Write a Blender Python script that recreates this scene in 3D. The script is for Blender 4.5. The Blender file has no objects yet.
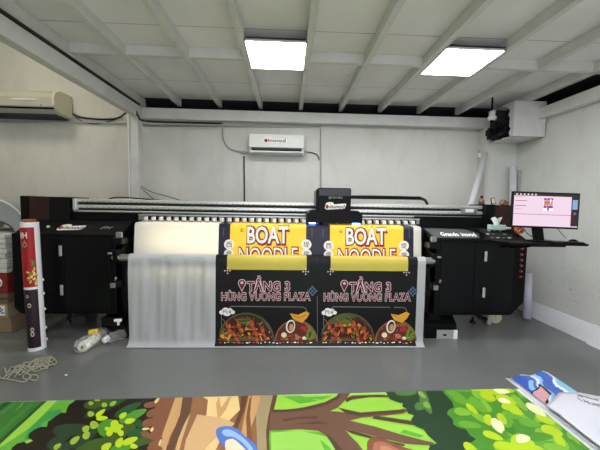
import bpy, bmesh, math, random
from mathutils import Vector, Matrix
random.seed(7)
PI = math.pi
C = bpy.context.scene.collection
# ------------------------------------------------------------------ camera
F = 305.0; H = 1.47
def unit(v): return Vector(v).normalized()
Yc = unit(((288-300)/F, (225-205)/F, -1)); hd = unit((1, -0.018, 0))
up = unit(hd.cross(Yc))
if up.y < 0: up = -up
Xc = unit(Yc.cross(up))
R = Matrix((Xc, Yc, up))
cam = bpy.data.objects.new('camera', bpy.data.cameras.new('camera')); C.objects.link(cam)
cam.matrix_world = Matrix.Translation((0, 0, H)) @ R.to_4x4()
cam.data.sensor_width = 36; cam.data.lens = F/600*36; cam.data.clip_start = 0.05
bpy.context.scene.camera = cam
def ray(x, y): return R @ Vector(((x-300)/F, (225-y)/F, -1))
def P(x, y, Y=None, z=None, X=None):
    """point of the room seen at photo position x, y on the plane Y, z or X"""
    r = ray(x, y)
    t = Y/r.y if Y is not None else ((z-H)/r.z if z is not None else X/r.x)
    return Vector((r.x*t, r.y*t, r.z*t+H))
# ------------------------------------------------------------------ materials
def lin(c): return tuple(((v/255)/12.92 if v/255 <= .04045 else ((v/255+.055)/1.055)**2.4) for v in c)+(1,)
MATS = {}
def mat(name, rgb, rough=.5, metal=0, noise=0, nscale=4, bump=0, bscale=60, spec=.5, coat=0, emit=None, es=0, trans=0, alpha=1, ior=1.45, stretch=None):
    if name in MATS: return MATS[name]
    m = bpy.data.materials.new(name); m.use_nodes = True; nt = m.node_tree; b = nt.nodes['Principled BSDF']
    c = lin(rgb)
    b.inputs['Base Color'].default_value = c; b.inputs['Roughness'].default_value = rough
    b.inputs['Metallic'].default_value = metal; b.inputs['Specular IOR Level'].default_value = spec
    b.inputs['Coat Weight'].default_value = coat; b.inputs['Transmission Weight'].default_value = trans
    b.inputs['IOR'].default_value = ior; b.inputs['Alpha'].default_value = alpha
    if emit: b.inputs['Emission Color'].default_value = lin(emit); b.inputs['Emission Strength'].default_value = es
    tc = nt.nodes.new('ShaderNodeTexCoord'); src = tc.outputs['Object']
    if stretch:
        mp = nt.nodes.new('ShaderNodeMapping'); mp.inputs['Scale'].default_value = stretch
        nt.links.new(src, mp.inputs[0]); src = mp.outputs[0]
    n = nt.nodes.new('ShaderNodeTexNoise'); n.inputs['Scale'].default_value = nscale; n.inputs['Detail'].default_value = 6
    nt.links.new(src, n.inputs['Vector'])
    r = nt.nodes.new('ShaderNodeValToRGB'); k = noise if noise else .03
    r.color_ramp.elements[0].position = .3; r.color_ramp.elements[1].position = .7
    r.color_ramp.elements[0].color = tuple(v*(1-k) for v in c[:3])+(1,)
    r.color_ramp.elements[1].color = tuple(min(1, v*(1+k)) for v in c[:3])+(1,)
    nt.links.new(n.outputs[0], r.inputs[0]); nt.links.new(r.outputs[0], b.inputs['Base Color'])
    if bump:
        n2 = nt.nodes.new('ShaderNodeTexNoise'); n2.inputs['Scale'].default_value = bscale; nt.links.new(src, n2.inputs['Vector'])
        bu = nt.nodes.new('ShaderNodeBump'); bu.inputs['Strength'].default_value = bump; bu.inputs['Distance'].default_value = .01
        nt.links.new(n2.outputs[0], bu.inputs['Height']); nt.links.new(bu.outputs[0], b.inputs['Normal'])
    MATS[name] = m; return m
def node(nt, t, **k):
    n = nt.nodes.new(t)
    for a, v in k.items(): setattr(n, a, v)
    return n
def wall_material(name, rgb, stain, amount, speck=None, streak=None):
    m = mat(name, rgb, .75, noise=.05, nscale=1.3, bump=.15, bscale=35, spec=.25); nt = m.node_tree
    b = nt.nodes['Principled BSDF']; base = b.inputs['Base Color'].links[0].from_socket
    tc = [n for n in nt.nodes if n.type == 'TEX_COORD'][0]
    n = node(nt, 'ShaderNodeTexNoise'); n.inputs['Scale'].default_value = 2.2; n.inputs['Detail'].default_value = 9; n.inputs['Roughness'].default_value = .7
    mp = node(nt, 'ShaderNodeMapping'); mp.inputs['Scale'].default_value = streak or (1.6, 1.6, .5)
    nt.links.new(tc.outputs['Object'], mp.inputs[0]); nt.links.new(mp.outputs[0], n.inputs['Vector'])
    r = node(nt, 'ShaderNodeValToRGB'); r.color_ramp.elements[0].position = .5; r.color_ramp.elements[1].position = .78
    nt.links.new(n.outputs[0], r.inputs[0])
    mu = node(nt, 'ShaderNodeMath', operation='MULTIPLY'); mu.inputs[1].default_value = amount; nt.links.new(r.outputs[0], mu.inputs[0])
    mx = node(nt, 'ShaderNodeMixRGB'); mx.inputs[2].default_value = lin(stain)
    nt.links.new(mu.outputs[0], mx.inputs[0]); nt.links.new(base, mx.inputs[1]); out = mx.outputs[0]
    if speck:   # flaking paint, small dark specks round one place on the wall
        (cx, cy, cz), rad = speck
        d = node(nt, 'ShaderNodeVectorMath', operation='DISTANCE'); d.inputs[1].default_value = (cx, cy, cz); nt.links.new(tc.outputs['Object'], d.inputs[0])
        mr = node(nt, 'ShaderNodeMapRange'); mr.inputs[1].default_value = rad; mr.inputs[2].default_value = rad*.3; nt.links.new(d.outputs['Value'], mr.inputs[0])
        n3 = node(nt, 'ShaderNodeTexNoise'); n3.inputs['Scale'].default_value = 34; n3.inputs['Detail'].default_value = 4; nt.links.new(tc.outputs['Object'], n3.inputs['Vector'])
        gt = node(nt, 'ShaderNodeMath', operation='GREATER_THAN'); gt.inputs[1].default_value = .66; nt.links.new(n3.outputs[0], gt.inputs[0])
        m3 = node(nt, 'ShaderNodeMath', operation='MULTIPLY'); nt.links.new(gt.outputs[0], m3.inputs[0]); nt.links.new(mr.outputs[0], m3.inputs[1])
        m4 = node(nt, 'ShaderNodeMath', operation='MULTIPLY'); m4.inputs[1].default_value = .55; nt.links.new(m3.outputs[0], m4.inputs[0])
        mx2 = node(nt, 'ShaderNodeMixRGB'); mx2.inputs[2].default_value = lin((105, 103, 98)); nt.links.new(m4.outputs[0], mx2.inputs[0]); nt.links.new(out, mx2.inputs[1]); out = mx2.outputs[0]
    nt.links.new(out, b.inputs['Base Color']); return m
M_wall = wall_material('painted plaster back', (208, 207, 200), (168, 164, 150), .38)
M_wallr = wall_material('painted plaster right', (208, 208, 202), (180, 180, 172), .5, ((3.42, 3.45, .5), .55))
M_ceil = mat('painted ceiling board', (228, 223, 225), .8, noise=.07, nscale=1.5, bump=.1, spec=.2)
def seams():
    nt = M_ceil.node_tree; b = nt.nodes['Principled BSDF']; base = b.inputs['Base Color'].links[0].from_socket
    tc = [n for n in nt.nodes if n.type == 'TEX_COORD'][0]
    sp = node(nt, 'ShaderNodeSeparateXYZ'); nt.links.new(tc.outputs['Object'], sp.inputs[0])
    a = node(nt, 'ShaderNodeMath', operation='ADD'); a.inputs[1].default_value = 9.32; nt.links.new(sp.outputs[1], a.inputs[0])
    mo = node(nt, 'ShaderNodeMath', operation='MODULO'); mo.inputs[1].default_value = 1.21; nt.links.new(a.outputs[0], mo.inputs[0])
    lt = node(nt, 'ShaderNodeMath', operation='LESS_THAN'); lt.inputs[1].default_value = .010; nt.links.new(mo.outputs[0], lt.inputs[0])
    n = node(nt, 'ShaderNodeTexNoise'); n.inputs['Scale'].default_value = 3; nt.links.new(tc.outputs['Object'], n.inputs['Vector'])
    mu = node(nt, 'ShaderNodeMath', operation='MULTIPLY'); nt.links.new(lt.outputs[0], mu.inputs[0]); nt.links.new(n.outputs[0], mu.inputs[1])
    mx = node(nt, 'ShaderNodeMixRGB'); mx.inputs[2].default_value = lin((70, 68, 62)); nt.links.new(mu.outputs[0], mx.inputs[0]); nt.links.new(base, mx.inputs[1])
    nt.links.new(mx.outputs[0], b.inputs['Base Color'])
seams()
M_steel = mat('painted steel', (206, 205, 202), .55, noise=.06, nscale=5, spec=.4)
M_floor = mat('grey epoxy floor', (106, 108, 107), .17, noise=.06, nscale=1.2, bump=.02, bscale=7, spec=.5)
M_dark = mat('dark cavity', (62, 62, 66), .9)  # dark tone; in the ceiling gaps and torn box it paints the shade
M_black = mat('black powder coat', (8, 9, 10), .4, spec=.14)
M_blackp = mat('black panel', (9, 10, 12), .3, spec=.2)
M_seam = mat('black gap', (3, 3, 3), .8, spec=.1)
M_acr = mat('dark red acrylic', (42, 14, 10), .12, spec=.4)
M_alu = mat('brushed aluminium', (205, 206, 202), .3, metal=.55, noise=.1, nscale=30, stretch=(1, 12, 12))
M_alud = mat('dull aluminium', (140, 140, 138), .45, metal=.5)
M_chrome = mat('chrome', (220, 220, 220), .15, metal=1)
M_handle = mat('light grey handle', (190, 192, 190), .35, metal=.6)
M_rubber = mat('black rubber', (16, 16, 16), .7)
M_white = mat('white plastic', (222, 222, 214), .4)
M_cream = mat('aged cream plastic', (222, 218, 194), .45)
M_acw = mat('off white plastic', (214, 215, 208), .4)
M_acl = mat('yellowed plastic', (186, 184, 172), .45)
M_red = mat('dark red ink', (128, 28, 34), .5)
M_yel = mat('pale yellow ink', (226, 220, 130), .5)
M_pipe = mat('grey conduit', (170, 170, 165), .5)
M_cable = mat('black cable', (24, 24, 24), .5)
M_led = mat('light panel', (255, 255, 255), .5, emit=(250, 252, 255), es=22)
M_led2 = mat('added warm light', (255, 255, 255), .5, emit=(255, 246, 225), es=20)
# ------------------------------------------------------------------ mesh builder
class MB:
    def __init__(s): s.bm = bmesh.new(); s.mats = []
    def mi(s, m):
        if m not in s.mats: s.mats.append(m)
        return s.mats.index(m)
    def face(s, pts, m, smooth=False):
        vs = [s.bm.verts.new(p) for p in pts]
        try: f = s.bm.faces.new(vs)
        except ValueError: return
        f.material_index = s.mi(m); f.smooth = smooth; return f
    def box(s, x0, x1, y0, y1, z0, z1, m, bev=0, mtx=None, seg=2):
        r = bmesh.ops.create_cube(s.bm, size=1); vs = r['verts']
        for v in vs: v.co = Vector(((x0+x1)/2+v.co.x*(x1-x0), (y0+y1)/2+v.co.y*(y1-y0), (z0+z1)/2+v.co.z*(z1-z0)))
        i = s.mi(m); fs = {f for v in vs for f in v.link_faces}
        for f in fs: f.material_index = i
        if bev:
            es = list({e for v in vs for e in v.link_edges})
            q = bmesh.ops.bevel(s.bm, geom=es, offset=bev, segments=seg, affect='EDGES', profile=.5)
            vs = list(set(q['verts']) | {v for f in fs if f.is_valid for v in f.verts})
            for f in q['faces']: f.material_index = i
        if mtx:
            for v in set(vs):
                if v.is_valid: v.co = mtx @ v.co
        return s
    def prism(s, pts, axis, a0, a1, m, bev=0):
        """outline in the plane square to the axis, pushed from a0 to a1"""
        def mk(p, a): return {'x': (a, p[0], p[1]), 'y': (p[0], a, p[1]), 'z': (p[0], p[1], a)}[axis]
        A = [s.bm.verts.new(mk(p, a0)) for p in pts]; B = [s.bm.verts.new(mk(p, a1)) for p in pts]; n = len(pts); i = s.mi(m); fs = []
        fs.append(s.bm.faces.new(A)); fs.append(s.bm.faces.new(B[::-1]))
        for k in range(n): fs.append(s.bm.faces.new((A[k], B[k], B[(k+1) % n], A[(k+1) % n])))
        for f in fs: f.material_index = i
        bmesh.ops.recalc_face_normals(s.bm, faces=fs)
        if bev:
            es = list({e for f in fs for e in f.edges})
            q = bmesh.ops.bevel(s.bm, geom=es, offset=bev, segments=2, affect='EDGES', profile=.5)
            for f in q['faces']: f.material_index = i
        return s
    def tube(s, pts, r, m, n=10, caps=True, closed=False, radii=None):
        pts = [Vector(p) for p in pts]; L = len(pts); i = s.mi(m); rings = []; prev = None
        for k in range(L):
            a = pts[(k-1) % L] if (k or closed) else pts[0]; b = pts[(k+1) % L] if (k < L-1 or closed) else pts[-1]
            t = (b-a).normalized()
            if prev is None:
                u = t.cross(Vector((0, 0, 1)))
                if u.length < .05: u = t.cross(Vector((1, 0, 0)))
                u.normalize()
            else:
                u = prev - t*prev.dot(t); u.normalize()
            prev = u; w = t.cross(u); rr = radii[k] if radii else r
            rings.append([s.bm.verts.new(pts[k]+(u*math.cos(2*PI*j/n)+w*math.sin(2*PI*j/n))*rr) for j in range(n)])
        for k in range(L if closed else L-1):
            A, B = rings[k], rings[(k+1) % L]
            for j in range(n):
                f = s.bm.faces.new((A[j], A[(j+1) % n], B[(j+1) % n], B[j])); f.material_index = i; f.smooth = True
        if caps and not closed:
            for q in (rings[0][::-1], rings[-1]):
                f = s.bm.faces.new(q); f.material_index = i
        return s
    def ring(s, a, b, ro, ri, m, n=28, mi_=None):
        """hollow tube from a to b"""
        a, b = Vector(a), Vector(b); t = (b-a).normalized(); u = t.cross(Vector((0, 0, 1)))
        if u.length < .05: u = Vector((1, 0, 0))
        u.normalize(); w = t.cross(u); i = s.mi(m); i2 = s.mi(mi_ or m); R4 = []
        for p, rr in ((a, ro), (b, ro), (b, ri), (a, ri)):
            R4.append([s.bm.verts.new(p+(u*math.cos(2*PI*j/n)+w*math.sin(2*PI*j/n))*rr) for j in range(n)])
        for k in range(4):
            A, B = R4[k], R4[(k+1) % 4]
            for j in range(n):
                f = s.bm.faces.new((A[j], A[(j+1) % n], B[(j+1) % n], B[j])); f.material_index = i2 if k == 2 else i; f.smooth = k in (0, 2)
        return s
    def ball(s, c, r, m, seg=16, sc=(1, 1, 1)):
        q = bmesh.ops.create_uvsphere(s.bm, u_segments=seg, v_segments=seg//2, radius=1); i = s.mi(m)
        for v in q['verts']: v.co = Vector((c[0]+v.co.x*r*sc[0], c[1]+v.co.y*r*sc[1], c[2]+v.co.z*r*sc[2]))
        for f in {f for v in q['verts'] for f in v.link_faces}: f.material_index = i; f.smooth = True
        return s
    def text(s, txt, box, m, place, offset=0, res=3, shear=0, spacing=1):
        """lettering fitted into box (u0, v0, u1, v1), place(u, v) puts it on its surface"""
        me = glyphs(txt, offset, res, shear, spacing)
        if not me[0]: return s
        xs = [v[0] for v in me[2]]; ys = [v[1] for v in me[2]]
        x0, x1, y0, y1 = min(xs), max(xs), min(ys), max(ys); i = s.mi(m); vs = []
        for v in me[0]:
            u = box[0]+(v[0]-x0)/(x1-x0)*(box[2]-box[0]); w = box[1]+(v[1]-y0)/(y1-y0)*(box[3]-box[1])
            vs.append(s.bm.verts.new(place(u, w)))
        for f in me[1]:
            try: g = s.bm.faces.new([vs[k] for k in f]); g.material_index = i
            except ValueError: pass
        return s
    def build(s, name, parent=None, label=None):
        me = bpy.data.meshes.new(name)
        s.bm.to_mesh(me); s.bm.free()
        for m in s.mats: me.materials.append(m)
        o = bpy.data.objects.new(name, me); C.objects.link(o)
        if parent:
            o.parent = parent; q = parent; off = Vector((0, 0, 0))
            while q: off += q.location; q = q.parent
            o.location = -off
        if label: o['label'] = label
        return o
_g = {}
def glyphs(txt, offset, res, shear, spacing):
    k = (txt, offset, res, shear, spacing)
    if k in _g: return _g[k]
    def make(off):
        cu = bpy.data.curves.new('t', 'FONT'); cu.body = txt; cu.size = 1; cu.resolution_u = res; cu.offset = off; cu.shear = shear; cu.space_character = spacing; cu.fill_mode = 'FRONT'
        o = bpy.data.objects.new('t', cu); C.objects.link(o); bpy.context.view_layer.update()
        me = bpy.data.meshes.new_from_object(o.evaluated_get(bpy.context.evaluated_depsgraph_get()))
        v = [tuple(p.co) for p in me.vertices]; f = [tuple(p.vertices) for p in me.polygons]
        bpy.data.objects.remove(o); bpy.data.curves.remove(cu); bpy.data.meshes.remove(me); return v, f
    v, f = make(offset); b = make(0)[0] if offset else v
    _g[k] = (v, f, b); return _g[k]
def tag(o, label, cat, group=None, kind=None):
    o['label'] = label; o['category'] = cat
    if group: o['group'] = group
    if kind: o['kind'] = kind
    return o
def empty(name, loc, label, cat, group=None):
    o = bpy.data.objects.new(name, None); C.objects.link(o); o.location = loc; o.empty_display_size = .05
    return tag(o, label, cat, group)
def struct(b, name):
    o = b.build(name); o['kind'] = 'structure'; return o
def smooth(pts, n=8, closed=False):
    pts = [Vector(p) for p in pts]; out = []; L = len(pts)
    for k in range(L if closed else L-1):
        g = (lambda i: pts[i % L]) if closed else (lambda i: pts[max(0, min(L-1, i))])
        a, b, c, d = g(k-1), g(k), g(k+1), g(k+2)
        for j in range(n):
            t = j/n; out.append(.5*((2*b)+(c-a)*t+(2*a-5*b+4*c-d)*t*t+(3*b-a-3*c+d)*t**3))
    if not closed: out.append(pts[-1])
    return out
# ------------------------------------------------------------------ the room
XR = 3.42; XL = -5.2; YB = 4.72; YN = -2.6
struct(MB().box(XL-.1, 4.0, YN-.1, 5.5, -.1, 0, M_floor), 'floor')
b = MB(); b.box(-2.21, XR+.1, YB, YB+.1, 0, 2.83, M_wall); b.box(XL-.1, -2.21, YB, YB+.1, 0, 4.3, M_wall); struct(b, 'wall_back')
struct(MB().box(XR, XR+.1, YN, YB, 0, 2.83, M_wallr), 'wall_right')
struct(MB().box(XL-.1, XL, YN, YB, 0, 4.3, M_wall), 'wall_left')
b = MB(); b.box(XL-.1, -1.9, YN-.1, YN, 0, 4.3, M_wall); b.box(3.0, 4.0, YN-.1, YN, 0, 4.3, M_wall); b.box(-1.9, 3.0, YN-.1, YN, 2.75, 4.3, M_wall); struct(b, 'wall_front')   # opening added behind the camera to let daylight in
struct(MB().box(-2.3, 4.0, 5.4, 5.5, 2.6, 4.3, M_dark), 'wall_cavity_back')  # dark backings, here and right, added so the beam gaps look shaded
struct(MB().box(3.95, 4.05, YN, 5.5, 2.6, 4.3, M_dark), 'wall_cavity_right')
b = MB(); b.box(XL-.1, 4.05, 4.82, 5.5, 2.5, 2.6, M_dark); b.box(3.52, 4.05, YN, 4.82, 2.5, 2.6, M_dark); b.box(-2.3, -2.215, 4.82, 5.5, 2.5, 3.03, M_dark); b.box(-2.24, 4.0, 4.66, 5.5, 3.0, 3.03, M_dark); b.box(3.44, 4.0, YN, 4.66, 3.0, 3.03, M_dark); struct(b, 'cavity_shade_lining')  # lining added to shut out sky light, painted dark for the gap's shade
struct(MB().box(-2.2, -2.12, YN, 5.4, 3.03, 4.3, M_wall), 'light_block_upper')  # unseen closure added to keep sky light from passing over the ceiling
o = MB().tube([(-2.125, YN+.1, 2.852), (-2.125, 1, 2.852), (-2.125, 4.5, 2.852)], .017, M_cable, 8).build('beam_gap_fill'); tag(o, 'straight black tube laid in the gap along the left ceiling beam to darken it', 'cable')  # tube added so the open gap shows as a dark line
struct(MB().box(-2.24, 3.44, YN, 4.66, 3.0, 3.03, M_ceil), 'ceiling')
struct(MB().box(XL-.1, -2.2, YN-.1, 5.5, 4.3, 4.35, M_ceil), 'ceiling_high')
# steel frame of the mezzanine
def beam_c(name, x0, x1, y0, y1, z0, z1):
    return struct(MB().box(x0, x1, y0, y1, z0, z1, M_steel, .004), name)
beam_c('beam_back', -2.12, 3.42, 4.56, 4.68, 2.68, 2.83)
beam_c('beam_left', -2.22, -2.12, YN, 4.68, 2.68, 2.83)
beam_c('beam_edge', -2.20, -2.13, YN, 4.72, 2.87, 2.995)
beam_c('beam_right', 3.31, 3.41, YN, 4.3, 2.67, 2.81)
b = MB(); b.box(-2.27, -2.24, 4.44, 4.56, 0, 2.68, M_steel, .004); b.box(-2.15, -2.12, 4.44, 4.56, 0, 2.68, M_steel, .004); b.box(-2.24, -2.15, 4.47, 4.53, 0, 2.68, M_steel)
struct(b, 'column_left')
joists = [.17+.6*k for k in range(-3, 6)]
for i, x in enumerate(joists):
    b = MB(); b.box(x-.028, x+.028, YN, 4.70, 2.90, 2.998, M_steel, .003); struct(b, 'joist')
edges = [-2.13]+joists+[3.40]
for i in range(len(edges)-1):
    a, c = edges[i]+.03, edges[i+1]-.03
    if i == 0: a = edges[0]
    for y in (3.16, 1.3, -.6):
        if y == 3.16 and (abs(a+.40) < .06 or abs(a-1.4) < .06): continue
        struct(MB().box(a, c, y-.025, y+.03, 2.905, 2.998, M_steel), 'joist_cross_piece')
# pillar in the corner and its boxed head
struct(MB().box(2.955, XR, 4.52, YB, 0, 2.68, M_wallr), 'pillar_right')
b = MB()
b.box(2.97, 3.40, 4.01, 4.03, 2.44, 2.9, M_steel); b.box(3.38, 3.40, 4.0, 4.55, 2.44, 2.9, M_steel)
b.prism([(2.97, 4.02), (3.40, 4.02), (3.40, 4.55), (3.0, 4.55), (3.0, 4.42), (2.97, 4.36), (3.02, 4.28), (2.97, 4.22), (3.0, 4.12)], 'z', 2.44, 2.455, M_steel)
# broken remains of the side sheet
jag = [(4.0, 2.9), (4.0, 2.445), (4.06, 2.45), (4.08, 2.5), (4.05, 2.55), (4.10, 2.6), (4.07, 2.68), (4.11, 2.74), (4.08, 2.8), (4.16, 2.86), (4.3, 2.9)]
b.prism(jag, 'x', 2.965, 2.972, M_steel)
b.prism([(4.36, 2.9), (4.4, 2.8), (4.46, 2.78), (4.5, 2.83), (4.55, 2.9)], 'x', 2.965, 2.972, M_steel)
b.box(3.3, 3.32, 4.03, 4.5, 2.46, 2.88, M_dark); b.box(2.97, 3.3, 4.42, 4.44, 2.46, 2.9, M_dark)
struct(b, 'trim_1')
# ------------------------------------------------------------------ ceiling lamps
def lamp(cx, cy, cz, label, m=M_led, w=.56):
    t = empty('ceiling_light_panel', (cx, cy, cz), label, 'ceiling light', 'square ceiling light panels')
    MB().box(cx-w/2+.012, cx+w/2-.012, cy-w/2+.012, cy+w/2-.012, cz+.002, cz+.012, m).build('diffuser', t)
    f = MB()
    for (x0, x1, y0, y1) in ((-w/2, w/2, -w/2, -w/2+.014), (-w/2, w/2, w/2-.014, w/2), (-w/2, -w/2+.014, -w/2, w/2), (w/2-.014, w/2, -w/2, w/2)):
        f.box(cx+x0, cx+x1, cy+y0, cy+y1, cz-.001, cz+.03, M_white)
    f.box(cx-w/2, cx+w/2, cy-w/2, cy+w/2, cz+.014, cz+.03, M_white)
    f.build('frame', t); return t
lamp(-.13, 3.05, 2.895, 'bright square ceiling light panel above the wall air conditioner, the left of two')
lamp(1.67, 3.05, 2.895, 'bright square ceiling light panel on the right, nearer the dark bracket in the corner')
for (x, y) in ((-.13, .75), (1.67, .75), (-.13, -1.3), (1.67, -1.3)):  # extra panels added out of view to lift the brightness
    lamp(x, y, 2.895, 'unseen square ceiling panel added behind the camera to brighten the room')
for (x, y) in ((-3.4, 3.1), (-3.6, -.2)):  # warm panels added out of view to light the left side
    lamp(x, y, 4.25, 'unseen warm square panel added on the high ceiling to light the left side', M_led2)
# ------------------------------------------------------------------ stickers (letters and a cherry red drop)
M_ink = mat('white ink', (235, 235, 230), .5); M_grey_ink = mat('silver ink', (150, 150, 150), .4); M_maroon = mat('maroon ink', (110, 30, 36), .5)
def sticker(b, place, w, h, plate=True, shear=.25):
    """place(u, v, layer) in metres from the sticker centre"""
    def ell(cu, cv, ru, rv, m, l, n=20): b.face([place(cu+ru*math.cos(2*PI*k/n), cv+rv*math.sin(2*PI*k/n), l) for k in range(n)], m)
    if plate:
        b.face([place(u*w, v*h, 1) for u, v in ((-.5, -.3), (-.42, -.48), (-.3, -.46), (.42, -.34), (.5, .22), (.46, .34), (-.08, .2), (-.12, .46), (-.3, .5), (-.44, .36))], M_ink)
    else:
        b.face([place(u*w, v*h, 1) for u, v in ((-.5, -.35), (-.38, -.45), (.48, -.3), (.5, .2), (-.18, .2), (-.15, .45), (-.36, .5), (-.48, .3))], M_ink)
    ell(-.39*w, -.1*h, .075*w, .26*h, M_red, 2)
    b.face([place(u*w, v*h, 2) for u, v in ((-.4, .14), (-.3, .34), (-.2, .42), (-.22, .3), (-.32, .18))], M_yel)
    b.text('inuvod', (-.29*w, -.3*h, .44*w, .2*h), M_maroon, lambda u, v: place(u, v, 3), offset=.02, shear=shear)
# ------------------------------------------------------------------ air conditioners
def aircon_mid():
    x0, x1, z0, z1, yf = -.578, .222, 2.21, 2.505, 4.50
    t = empty('air_conditioner', ((x0+x1)/2, YB, z0), 'white wall air conditioner with a small red logo sticker above the printer', 'air conditioner')
    b = MB(); prof = [(YB-.002, z0+.01), (YB-.002, z1), (yf+.03, z1), (yf+.005, z1-.02), (yf, z0+.09), (yf+.03, z0+.085), (yf+.05, z0+.03), (yf+.07, z0), ]
    b.prism(prof, 'x', x0, x1, M_acw, .004); b.build('body', t)
    b = MB(); b.box(x0+.035, x1-.035, yf+.012, yf+.05, z0+.052, z0+.086, M_dark); b.build('air_outlet', t)
    b = MB(); b.box(x0+.03, x1-.03, yf-.002, yf+.04, z0+.018, z0+.04, M_acw, .004, Matrix.Translation((0, 0, 0))); b.build('louvre', t)
    b = MB(); b.box(x0+.035, x1-.035, yf+.01, yf+.05, z0+.041, z0+.053, M_seam); b.tube([(-.28, yf+.012, z0+.07), (-.25, yf+.004, z0+.05)], .008, M_dark); b.build('vane', t)
    b = MB(); sticker(b, lambda u, v, l: Vector((-.20+u, yf-.001-l*.0012, 2.405+v)), .34, .095, False, 0); b.build('sticker', t)
    b = MB(); b.box(.118, .132, yf-.002, yf+.004, 2.40, 2.414, M_ink); b.build('indicator', t)
aircon_mid()
def aircon_left():
    x0, x1, z0, z1, yf = -4.35, -3.22, 2.65, 2.99, 4.37
    t = empty('air_conditioner', ((x0+x1)/2, YB, z0), 'larger yellowed air conditioner with a cream end cap high on the left', 'air conditioner')
    prof = [(YB-.002, z0+.02), (YB-.002, z1), (yf+.12, z1), (yf+.03, z1-.05), (yf, z1-.12), (yf+.01, z0+.10), (yf+.06, z0+.07), (yf+.12, z0+.02)]
    MB().prism(prof, 'x', x0, x1, M_acl, .004).build('body', t)
    MB().prism([(YB-.002, z0+.03), (YB-.002, z1+.005), (yf+.11, z1+.005), (yf+.02, z1-.045), (yf-.01, z1-.12), (yf, z0+.12), (yf+.07, z0+.06), (yf+.14, z0+.03)], 'x', x1, x1+.03, M_cream, .006).build('end_cap', t)
    b = MB(); b.box(x0, x1-.01, yf+.025, yf+.07, z0+.075, z0+.092, M_seam); b.box(x0, x1-.03, yf+.10, YB-.01, z0, z0+.022, M_dark); b.build('air_outlet', t)
    b = MB(); b.box(-3.75, -3.42, yf-.005, yf+.004, z1-.165, z1-.148, M_ink); b.build('white_strip', t)  # thin white strip across the front
    b = MB(); b.box(x1-.16, x1-.14, yf+.0, yf+.012, z0+.11, z0+.12, M_dark); b.build('screw', t)
aircon_left()
# ------------------------------------------------------------------ cables and conduits on the walls
def cable(name, pts, r, m, label, cat, sm=True):
    o = MB().tube(smooth(pts) if sm else pts, r, m, 8).build(name); return tag(o, label, cat)
W = YB-.02
cable('wall_conduit', [P(0, 121.5, Y=W), P(60, 121.5, Y=W), P(126, 123.5, Y=W)], .014, M_pipe, 'thin grey conduit running along the back wall under the yellowed air conditioner', 'conduit', False)
cable('power_cable', [P(73, 114, Y=W), P(80, 117, Y=W), P(96, 119, Y=W), P(112, 119, Y=W), P(120, 117, Y=W), P(127, 112, Y=4.42), P(134, 108, Y=4.42), P(138, 116, Y=4.42), P(145, 121, Y=4.54), P(180, 122.5, Y=4.54), P(222, 123.5, Y=4.54)], .013, M_cable, 'black cable looping round the post head and along the beam underside', 'cable')
cable('thin_cable', [P(75, 117, Y=W), P(84, 122, Y=W), P(96, 124, Y=W), P(110, 121, Y=W), P(122, 117, Y=W)], .006, M_cable, 'thin sagging black wire beside the cream end cap', 'cable')
b = MB(); b.tube([P(143, 125.5, Y=W), P(320.5, 127, Y=W), P(321, 190, Y=W), P(321, 225, Y=W)], .014, M_pipe); o = b.build('wall_conduit')
tag(o, 'grey conduit running right past the logo air conditioner then down to the printer', 'conduit')
cable('drain_hose', [P(224, 121, Y=W), P(223, 128, Y=W), P(223.5, 138, Y=W), P(228, 147, Y=W), P(237, 151, Y=W), P(249, 152, Y=4.62)], .014, M_pipe, 'grey hose curving down the wall into the left side of the logo air conditioner', 'hose')
cable('drain_hose', [P(304, 152, Y=4.62), P(311, 152.5, Y=W), P(317, 155, Y=W), P(319, 160, Y=W)], .008, M_cable, 'thin dark hose leaving the right side of the logo air conditioner', 'hose')
cable('wall_cable', [P(244, 156, Y=W), P(244.3, 180, Y=W), P(244.5, 215, Y=W)], .010, M_cable, 'dark vertical cable on the wall below the logo air conditioner', 'cable', False)
cable('corner_conduit', [P(479.5, 150, Y=4.69), P(479, 180, Y=4.69), P(478.5, 215, Y=4.69)], .012, M_pipe, 'thin upright grey conduit at the edge of the corner pillar', 'conduit', False)
b = MB(); p = P(479.5, 155, Y=4.66); b.box(p.x-.02, p.x+.02, p.y-.02, p.y+.03, p.z-.04, p.z+.03, M_white, .004); tag(b.build('junction_box'), 'small white junction box at the edge of the corner pillar', 'junction box')
# wires behind the gantry, left
cable('loose_wire', [P(141, 188, Y=4.5), P(150, 196, Y=4.15), P(158, 202, Y=3.82)], .005, M_cable, 'loose dark wire beside the post just above the printer rail', 'cable')
cable('loose_wire', [P(141, 186, Y=4.5), P(152, 192, Y=4.25), P(170, 197, Y=4.0), P(185, 202, Y=3.82)], .005, mat('brown wire', (90, 60, 45), .5), 'loose brown wire sloping down to the printer rail', 'cable')
# camera and black bracket under the boxed head
t = empty('security_camera', P(492, 119, Y=4.15), 'small round white security camera beside the dark corner bracket', 'camera')
c = P(492, 118, Y=4.15); b = MB(); b.ball(c, .055, M_acw, 20, (1, 1, .8)); b.tube([c+Vector((0, 0, .03)), c+Vector((0, 0, .09))], .035, M_acw, 16); b.build('housing', t)
MB().tube([c+Vector((0, 0, -.03)), c+Vector((-.01, -.02, -.06))], .024, M_black, 14).build('lens', t)
b = MB(); c = P(490, 134, Y=4.12)
b.box(c.x-.02, c.x+.03, 4.1, 4.16, c.z-.07, c.z+.08, M_black, .004); b.box(c.x+.05, c.x+.22, 4.12, 4.3, c.z+.01, c.z+.09, M_black, .004)
b.tube([(c.x+.06, 4.2, c.z+.05), (c.x+.06, 4.2, 3.0)], .012, M_black, 8)
for k in range(5): b.box(c.x+.02+k*.05, c.x+.045+k*.05, 4.08, 4.14, c.z-.04+k*.018, c.z+.16, M_blackp)
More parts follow.
